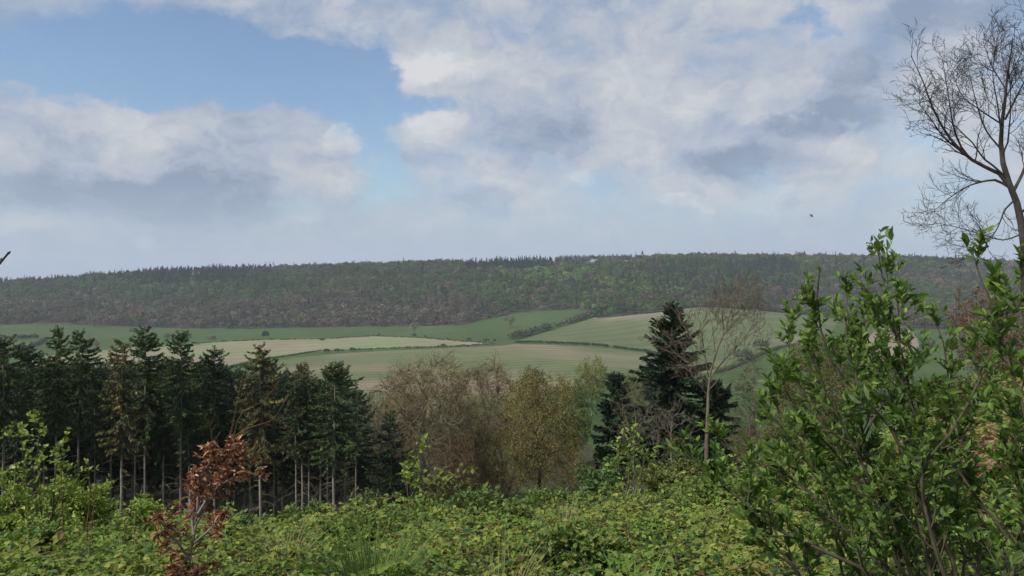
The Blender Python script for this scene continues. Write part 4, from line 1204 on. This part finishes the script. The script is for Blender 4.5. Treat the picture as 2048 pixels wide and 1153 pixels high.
def bush(name, label, px, ptop, d, wpx, tints, lsize, nleaf, seed, stems=14, group=None, mat=None, bark=None, pbot=None, cat="bush", shell=0.45):
    rg = np.random.default_rng(seed)
    b = G(px, d); H = (HOR - ptop) / F * d - b[2]; w = wpx / F * d / 2
    root = thing(name, label, cat, b, group)
    a = rg.uniform(0, 6.283, stems); rr = w * rg.uniform(0.2, 0.95, stems)
    top = np.stack([np.cos(a) * rr, np.sin(a) * rr, H * rg.uniform(0.65, 1.0, stems) * np.sqrt(np.maximum(1 - (rr / w) ** 2 * 0.6, 0.1))], 1)
    st = np.linspace(0, 1, 8)[None, :, None]
    S = st * top[:, None, :] * np.stack([st[..., 0] ** 0.5, st[..., 0] ** 0.5, st[..., 0] ** 0 * 1.0], -1) + rg.normal(size=(stems, 8, 3)) * 0.015 * H
    S[:, 0] = rg.normal(size=(stems, 3)) * 0.06 * w * np.array([1, 1, 0]); S[:, 0, 2] = -0.1
    R = np.linspace(0.006 * H + 0.004, 0.0025, 8)[None].repeat(stems, 0)
    L2, R2 = grow(rg, S, R, 9, 0.2, 1.0, (25, 60), 0.36, 6, 0.12, 0.14, 0.6, 0.4, rmin=0.002)
    L3, R3 = grow(rg, L2, R2, 5, 0.15, 1.0, (25, 60), 0.5, 4, 0.08, 0.16, 0.7, 0.5, rmin=0.0018)
    mk("stems", [tubes(S, R, 5, np.ones(3)), tubes(L2, R2, 4, np.ones(3)), tubes(L3, R3, 3, np.ones(3))], bark or M_stem, root)
    i = rg.integers(0, len(L3), nleaf)
    p, tan, _, _ = at_t(L3[i], rg.random((nleaf, 1)))
    p = p[:, 0] + rg.normal(size=(nleaf, 3)) * lsize * 0.5
    dv = unit(tan[:, 0] * 0.6 + rg.normal(size=(nleaf, 3)) * 0.6 + np.array([0, 0, 0.1]))
    tt = np.asarray(tints)[rg.integers(0, len(tints), nleaf)]
    sz = lsize * rg.uniform(0.6, 1.2, nleaf)
    mk("foliage", [leaf(rg, p, dv, sz, sz * 0.3, tt, 0.3, 0.35, 0.2, 0.55)], mat or M_leaf, root)
    return root


STRAW = [(0.30, 0.25, 0.14), (0.24, 0.21, 0.10), (0.16, 0.18, 0.06)]
GB = [(0.085, 0.135, 0.035), (0.11, 0.16, 0.04), (0.07, 0.115, 0.03)]
WB = "bushes among the brambles"
bush("hazel_bush", "bright yellow green bush at the lower left corner beside the slim sapling", 30, 985, 10.5, 190, YG, 0.068, 7500, 601, 16, WB)
bush("hazel_bush", "bright yellow green mound right of the slim left sapling", 165, 968, 11.5, 150, YG, 0.068, 6500, 602, 16, WB)
bush("hazel_bush", "narrow yellow green tuft of leaves left of the copper sapling", 290, 1000, 13, 80, YG, 0.085, 1800, 603, 9, WB)
bush("green_bush", "low fresh green bush right of the copper sapling's stem", 470, 1040, 11, 140, [(0.10, 0.155, 0.05), (0.13, 0.18, 0.055)], 0.08, 3500, 604, 14, WB)
bush("green_bush", "small pale green bush at the plantation edge right of the copper sapling", 620, 1012, 17, 110, [(0.12, 0.17, 0.055), (0.14, 0.18, 0.06)], 0.09, 2600, 605, 12, WB)
bush("elder_bush", "fresh green upright bush in the middle of the bramble crest", 955, 984, 14, 120, [(0.10, 0.165, 0.045), (0.12, 0.18, 0.05)], 0.11, 2300, 606, 12, WB)
bush("elder_bush", "small bright bush just right of the middle bramble crest bush", 1048, 1000, 14, 90, [(0.09, 0.15, 0.04), (0.11, 0.16, 0.045)], 0.10, 1700, 607, 10, WB)
bush("green_bush", "tall mid green bush of narrow leaves left of the leafy sapling", 1205, 920, 22, 110, [(0.075, 0.14, 0.04), (0.09, 0.16, 0.05)], 0.11, 4000, 608, 16, WB)
bush("hazel_bush", "wide yellow green bush below the large dark fir", 1345, 915, 22, 190, [(0.12, 0.14, 0.04), (0.15, 0.165, 0.05), (0.10, 0.125, 0.035)], 0.10, 6500, 609, 20, WB)
bush("green_bush", "olive bush between the middle crest bushes and the tall green one", 1130, 985, 18, 110, [(0.095, 0.12, 0.035), (0.12, 0.14, 0.045)], 0.10, 2600, 610, 12, WB)
bush("hazel_bush", "sparse yellowish bush below the small dark fir", 735, 985, 19, 100, [(0.14, 0.16, 0.05), (0.11, 0.13, 0.045)], 0.09, 1500, 611, 12, WB)
bush("hazel_bush", "yellow green scrub seen through the near shrub's left stems", 1520, 930, 20, 190, [(0.11, 0.13, 0.04), (0.13, 0.145, 0.045)], 0.10, 5500, 612, 18, WB)
bush("hazel_bush", "yellow green scrub behind the middle of the near shrub", 1700, 880, 16, 210, [(0.11, 0.13, 0.04), (0.13, 0.145, 0.045)], 0.09, 6000, 613, 18, WB)
bush("hazel_bush", "olive scrub beneath the russet bush behind the right stems", 1900, 760, 16, 190, [(0.12, 0.125, 0.04), (0.10, 0.12, 0.04)], 0.07, 6000, 614, 18, WB)


BRT = [(0.12, 0.18, 0.04), (0.18, 0.21, 0.055), (0.085, 0.145, 0.036)]
for i, (px, pt, d, w, nl, lab) in enumerate([
    (560, 1042, 13, 190, 2600, "bramble mound in front of the plantation trunks right of the copper sapling"),
    (700, 1050, 10, 170, 2600, "bramble mound behind the soft grass tuft"),
    (840, 1012, 15, 170, 3000, "leafy bramble mound under the arching saplings"),
    (1000, 1030, 11, 220, 3600, "broad bramble mound below the middle crest bushes"),
    (1090, 990, 15, 170, 3000, "high bramble mound below the coppery tree"),
    (1220, 985, 14, 180, 3200, "high bramble mound below the tall green bush"),
    (1330, 1000, 12, 190, 3200, "bramble mound in front of the wide yellow green bush"),
    (1440, 965, 14, 200, 3400, "bramble mound at the foot of the bare ash beside the leafy shrub"),
    (230, 1060, 9, 190, 2600, "bramble mound left of the copper sapling"),
    (1150, 1065, 7, 220, 3000, "near bramble mound in the bottom middle with dark gaps"),
    (60, 1075, 8, 200, 2600, "bramble mound in the lower left corner under the yellow green bushes"),
]):
    bush("bramble_bush", lab, px, pt, d, w, BRT, 0.062 + 0.002 * d, nl, 640 + i, 18, "bramble mounds", mat=M_bramble, cat="bramble")


# ------------------------------------------------------------------ bramble carpet, bracken, grass
def mound(x, y):
    return 0.26 + np.maximum(0, lown(x, y, 5.0, 25)) * 0.55 * np.clip((y - 7) / 8, 0, 1) + (0.14 * lown(x, y, 2.3, 21) + 0.2 * lown(x, y, 6.0, 23)) * np.clip(y / 16, 0.35, 1.0) + 0.12 * lown(x, y, 0.8, 22) + 0.09 * lown(x, y, 0.42, 24)


def build_brambles():
    rg = np.random.default_rng(31)
    parts = []
    for (d0, d1, n, sz) in ((2.6, 6.5, 27000, 0.048), (6.5, 12, 31000, 0.056), (12, 22, 28000, 0.075), (22, 45, 16500, 0.12)):
        d = np.sqrt(rg.uniform(d0 ** 2, d1 ** 2, n))
        px = rg.uniform(-450, 2750, n)
        x = (px - 1024) / F * d
        m_ = np.maximum(mound(x, d), 0.06)
        dep = rg.random(n) ** 2.2 * m_ * 0.85
        z = zt(x, d) + m_ - dep
        # patches: fresh green, olive, and thin spots
        a = lown(x, d, 3.2, 41); b_ = lown(x, d, 1.3, 42)
        c_ = lown(x, d, 0.55, 43)
        keep = rg.random(n) < np.clip(0.8 + 0.5 * b_ + 0.6 * c_, 0.06, 1)
        x, d, z, a, dep, m_ = [v[keep] for v in (x, d, z, a, dep, m_)]
        n = len(x)
        mixf = np.clip(0.5 + 0.45 * a + 0.2 * rg.normal(size=n), 0, 1)[:, None]
        T = (1 - mixf) * np.array([0.12, 0.20, 0.038]) + mixf * np.array([0.235, 0.255, 0.06])
        T = np.where((rg.random(n) < 0.10)[:, None], np.array([0.06, 0.12, 0.04]), T)
        T = np.where((rg.random(n) < 0.07)[:, None], np.array([0.105, 0.075, 0.035]), T)
        ctr = np.stack([x, d, z], 1)
        az = rg.uniform(0, 6.283, n)
        for k in (-1, 0, 1):
            aa = az + k * 1.15
            dv = np.stack([np.cos(aa), np.sin(aa), rg.uniform(-0.25, 0.35, n)], 1)
            s = sz * np.exp(rg.normal(size=n) * 0.28) * (1.1 if k == 0 else 0.9)
            parts.append(leaf(rg, ctr, dv, s, s * 0.36, T, 0.3, 0.35, 0.2, 0.72))
    o = mk("bramble_leaves", parts, M_bramble)
    tag(o, "tangled low bramble leaves carpeting the foreground slope", "brambles", kind='stuff')
    # arching canes and dry litter
    n = 700
    d = np.sqrt(rg.uniform(3.0 ** 2, 24 ** 2, n)); px = rg.uniform(-100, 2150, n); x = (px - 1024) / F * d
    z0 = zt(x, d); a = rg.uniform(0, 6.283, n); L = rg.uniform(0.5, 1.6, n); h = np.maximum(mound(x, d), 0.1) + rg.uniform(-0.1, 0.12, n)
    st = np.linspace(0, 1, 9)
    PL = np.stack([x[:, None] + np.cos(a)[:, None] * L[:, None] * st, d[:, None] + np.sin(a)[:, None] * L[:, None] * st, z0[:, None] + h[:, None] * np.sin(st * 2.9)[None] ** 0.8], -1)
    PL[..., 2] += zt(PL[..., 0], PL[..., 1]) - z0[:, None]
    PL += rg.normal(size=PL.shape) * 0.012
    tc = np.array([(0.9, 0.62, 0.42), (1.3, 1.1, 0.75), (0.7, 0.9, 0.45)])[rg.integers(0, 3, n)]
    o = mk("bramble_canes", [tubes(PL, np.full((n, 9), 0.0035) * rg.uniform(0.6, 1.3, (n, 1)), 4, tc)], M_bark_brown)
    tag(o, "thin arching brown bramble canes threading the leaf carpet", "brambles", kind='stuff')


build_brambles()


def build_bracken():
    rg = np.random.default_rng(33)
    n = 26000
    d = rg.uniform(7.5, 26, n); px = rg.uniform(1780, 2300, n)
    w = np.clip((px - 1800) / 120, 0, 1)
    k = rg.random(n) < w
    d, px = d[k], px[k]; n = len(d)
    x = (px - 1024) / F * d
    hgt = 0.25 + 0.2 * lown(x, d, 2.0, 51)
    z = zt(x, d) + np.maximum(hgt, 0.05) * rg.random(n)
    a = rg.uniform(0, 6.283, n)
    dv = np.stack([np.cos(a), np.sin(a), rg.uniform(-0.6, 0.5, n)], 1)
    T = np.array([(0.20, 0.115, 0.06), (0.26, 0.17, 0.095), (0.14, 0.08, 0.045), (0.33, 0.25, 0.16)])[rg.integers(0, 4, n)]
    s = rg.uniform(0.05, 0.16, n)
    o = mk("dead_bracken", [leaf(rg, np.stack([x, d, z], 1), dv, s, s * 0.16, T, 0.3, 0.5, 0.25, 0.5)], M_dead)
    tag(o, "collapsed russet dead bracken covering the bank at the right", "bracken", kind='stuff')


build_bracken()


def grass_tuft(label, px, py, d, n, L, tints, seed, wide=0.12, bw=0.006):
    rg = np.random.default_rng(seed)
    b = G(px, d)
    a = rg.uniform(0, 6.283, n); r = wide * np.sqrt(rg.random(n))
    p0 = np.stack([np.cos(a) * r, np.sin(a) * r, np.full(n, -0.03)], 1)
    ln = L * rg.uniform(0.6, 1.1, n); out = np.stack([np.cos(a + rg.normal(size=n) * 0.4), np.sin(a + rg.normal(size=n) * 0.4), np.zeros(n)], 1)
    sd = np.stack([-out[:, 1], out[:, 0], out[:, 2]], 1)
    st = np.linspace(0, 1, 6)
    lean = rg.uniform(0.15, 0.7, n)
    V = []
    for s in st:
        c = p0 + out * (lean * ln * s ** 1.8)[:, None] + np.array([0, 0, 1.0]) * (ln * (s - 0.28 * lean * s * s))[:, None]
        wv = bw * (1 - s ** 1.5) + 0.0004
        V += [c - sd * wv, c + sd * wv]
    V = np.stack(V, 1)
    idx = np.arange(n)[:, None] * 12
    f = np.array([[2 * i, 2 * i + 1, 2 * i + 3, 2 * i + 2] for i in range(5)])
    Fc = (idx[:, None, :] + f[None]).reshape(-1, 4)
    T = np.repeat(np.asarray(tints)[rg.integers(0, len(tints), n)] * rg.uniform(0.8, 1.2, (n, 1)), 5, 0)
    o = mk("grass_tuft", [(V.reshape(-1, 3), Fc, T)], M_leaf)
    o.location = b
    tag(o, label, "grass tuft", "grass tufts in the brambles")


grass_tuft("soft green tuft of long grass in the bottom brambles right of the copper sapling", 745, 1120, 5.6, 320, 0.72, [(0.10, 0.17, 0.04), (0.13, 0.19, 0.05)], 701, 0.22, 0.005)
grass_tuft("broad bladed bright green tuft at the bottom edge left of the leafy shrub", 1265, 1150, 4.4, 26, 0.62, [(0.12, 0.20, 0.05), (0.14, 0.22, 0.06)], 702, 0.05, 0.012)

for i, (pts, lab) in enumerate([
    ([(124, 1120), (126, 1040), (122, 980), (124, 922)], "left reddish bare stalk rising through the yellow green bush"),
    ([(176, 1130), (174, 1060), (180, 990), (177, 922)], "tallest reddish bare stalk beside the yellow green mound"),
    ([(186, 1130), (184, 1060), (188, 1010), (194, 968)], "short bent bare stalk touching the tallest one"),
    ([(240, 1150), (250, 1100), (249, 1040)], "short straight dry stalk between the mound and the copper sapling"),
]):
    q_ = np.array([P(a, b, 7.4) for a, b in pts]); b0 = q_[0].copy(); b0[2] = zt(b0[0], b0[1])
    q_ = np.concatenate([[b0 - [0, 0, 0.05]], q_]) - b0
    s = np.concatenate([[0], np.cumsum(np.linalg.norm(np.diff(q_, axis=0), axis=1))])
    L0 = pchip(s, q_, np.linspace(0, s[-1], 12))[None]
    R0 = np.linspace(0.008, 0.003, 12)[None]
    L1_, R1_ = grow(np.random.default_rng(800 + i), L0, R0, 5, 0.4, 0.95, (20, 50), 1.12, 4, 0.1, 0.1, 0.6, 0.5, rmin=0.0018)
    o = mk("dry_stalk", [tubes(L0, R0, 6, np.array([0.75, 0.5, 0.4])), tubes(L1_, R1_, 4, np.array([0.75, 0.5, 0.4]))], M_bark_brown, None, True)
    o.location = b0
    tag(o, lab, "dry stalk", "dry stalks in the brambles")

for i, (px, d, n, L, lab) in enumerate([
    (1000, 6.2, 70, 0.5, "wispy straw coloured grass tuft in the bottom middle of the brambles"),
    (560, 7.5, 90, 0.6, "straw coloured grass tuft between the copper sapling and the soft green tuft"),
    (1250, 11, 110, 0.8, "tall straw coloured grass below the leafy sapling"),
    (250, 7.0, 80, 0.5, "straw coloured grass tuft left of the copper sapling's foot"),
    (1120, 9.0, 110, 0.7, "straw and green grass tuft on the middle bramble mound"),
]):
    grass_tuft(lab, px, 0, d, n, L, STRAW, 710 + i, 0.25, 0.004)

# ------------------------------------------------------------------ small things
rg_ = np.random.default_rng(91)
g0 = G(-160, 3.2)
tp = np.array([g0 - np.array([0, 0, 0.05]), P(-150, 900, 3.2), P(-110, 700, 3.2), P(-50, 590, 3.2), P(-5, 534, 3.2), P(8, 520, 3.2), P(18, 505, 3.2)])
s = np.concatenate([[0], np.cumsum(np.linalg.norm(np.diff(tp, axis=0), axis=1))])
tl = pchip(s, tp - g0, np.linspace(0, s[-1], 24))[None]
tr_ = np.linspace(0.014, 0.0042, 24)[None]
buds = rhomb(rg_, tl[0, -4:], 0.028, 0.006, np.repeat(np.array([[0.5, 0.1, 0.9]]) / 1.03, 4, 0), None, np.array([0.5, 0.4, 0.35]))
o = thing("bare_sapling", "single dark bare twig tip poking in at the left edge against the sky", "sapling", g0)
mk("stem", [tubes(tl, tr_, 7, np.ones(3) * 0.8)], M_bark_dark, o, True)
bud_parts = []
for i_, t_ in enumerate((0.955, 0.975, 0.995)):
    q_, tan_, _, _ = at_t(tl, np.array([[t_]]))
    dv = unit(tan_[0, 0] + np.array([0.5 * (-1) ** i_, 0, 0.2]))
    PLb = np.stack([q_[0, 0], q_[0, 0] + dv * 0.008, q_[0, 0] + dv * 0.02])[None]
    bud_parts.append(tubes(PLb, np.array([[0.003, 0.0055, 0.0008]]), 6, np.array([0.9, 0.7, 0.55])))
mk("buds", bud_parts, M_bark_dark, o, True)


def bird(label, px, py, d, span, seed):
    """small bird in flight: body, head and tail in one tube, two swept wings, all one mesh"""
    m = mat_bark("bird_feathers", (0.015, 0.015, 0.018), (0.05, 0.045, 0.045), 20.0)
    s = span
    ax = np.array([0.55, -0.35, 0.75]); ax /= np.linalg.norm(ax)
    prof = [(-0.42, 0.01), (-0.30, 0.035), (-0.12, 0.075), (0.05, 0.10), (0.20, 0.085), (0.29, 0.055), (0.35, 0.06), (0.41, 0.045), (0.45, 0.015), (0.52, 0.003)]
    PL = np.array([[ax * t * s for t, r in prof]]); R = np.array([[r * s for t, r in prof]])
    parts = [tubes(PL, R, 8, np.ones(3))]
    side = unit(np.cross(ax, np.array([0, 0.9, 0.3]))); n = np.cross(side, ax)
    for sg in (-1, 1):
        pts = [(0.12, 0.03), (0.20, 0.28), (0.02, 0.58), (-0.14, 0.36), (-0.10, 0.05)]
        top = np.array([ax * a * s + side * sg * b * s + n * (0.25 * b - 0.3 * b * b) * s for a, b in pts])
        V = np.concatenate([top + n * 0.012 * s, top - n * 0.012 * s])
        parts.append((V, np.array([[0, 1, 3, 4], [5, 9, 8, 6], [0, 5, 6, 1], [3, 8, 9, 4]]), np.ones(3)))
        parts.append((V, np.array([[1, 2, 3], [6, 8, 7]]), np.ones(3)))
    tail = np.array([ax * -0.34 * s, ax * -0.62 * s + side * 0.09 * s, ax * -0.58 * s, ax * -0.62 * s - side * 0.09 * s])
    parts.append((np.concatenate([tail + n * 0.006 * s, tail - n * 0.006 * s]), np.array([[0, 1, 2, 3], [4, 7, 6, 5]]), np.ones(3)))
    o = mk("flying_bird", parts, m)
    o.location = P(px, py, d)
    tag(o, label, "bird")


bird("small dark bird flying low in the sky left of the bare ash", 1623, 432, 48, 0.26, 1)


# ------------------------------------------------------------------ the air
def haze_box():
    x0, x1, y0, y1, z0, z1 = -8000, 8000, -420, 4200, -240, 110
    V = np.array([[x, y, z] for z in (z0, z1) for y in (y0, y1) for x in (x0, x1)], float)
    Fc = np.array([[0, 2, 3, 1], [4, 5, 7, 6], [0, 1, 5, 4], [2, 6, 7, 3], [0, 4, 6, 2], [1, 3, 7, 5]])
    m, nt, out = mat_base("haze")
    pv = nt.nodes.new('ShaderNodeVolumePrincipled')
    pv.inputs['Color'].default_value = (0.80, 0.88, 1.0, 1)
    pv.inputs['Density'].default_value = 0.00009
    nt.links.new(pv.outputs[0], out.inputs['Volume'])
    o = mk("haze", [(V, Fc, np.ones(3))], m)
    tag(o, kind='stuff')


haze_box()
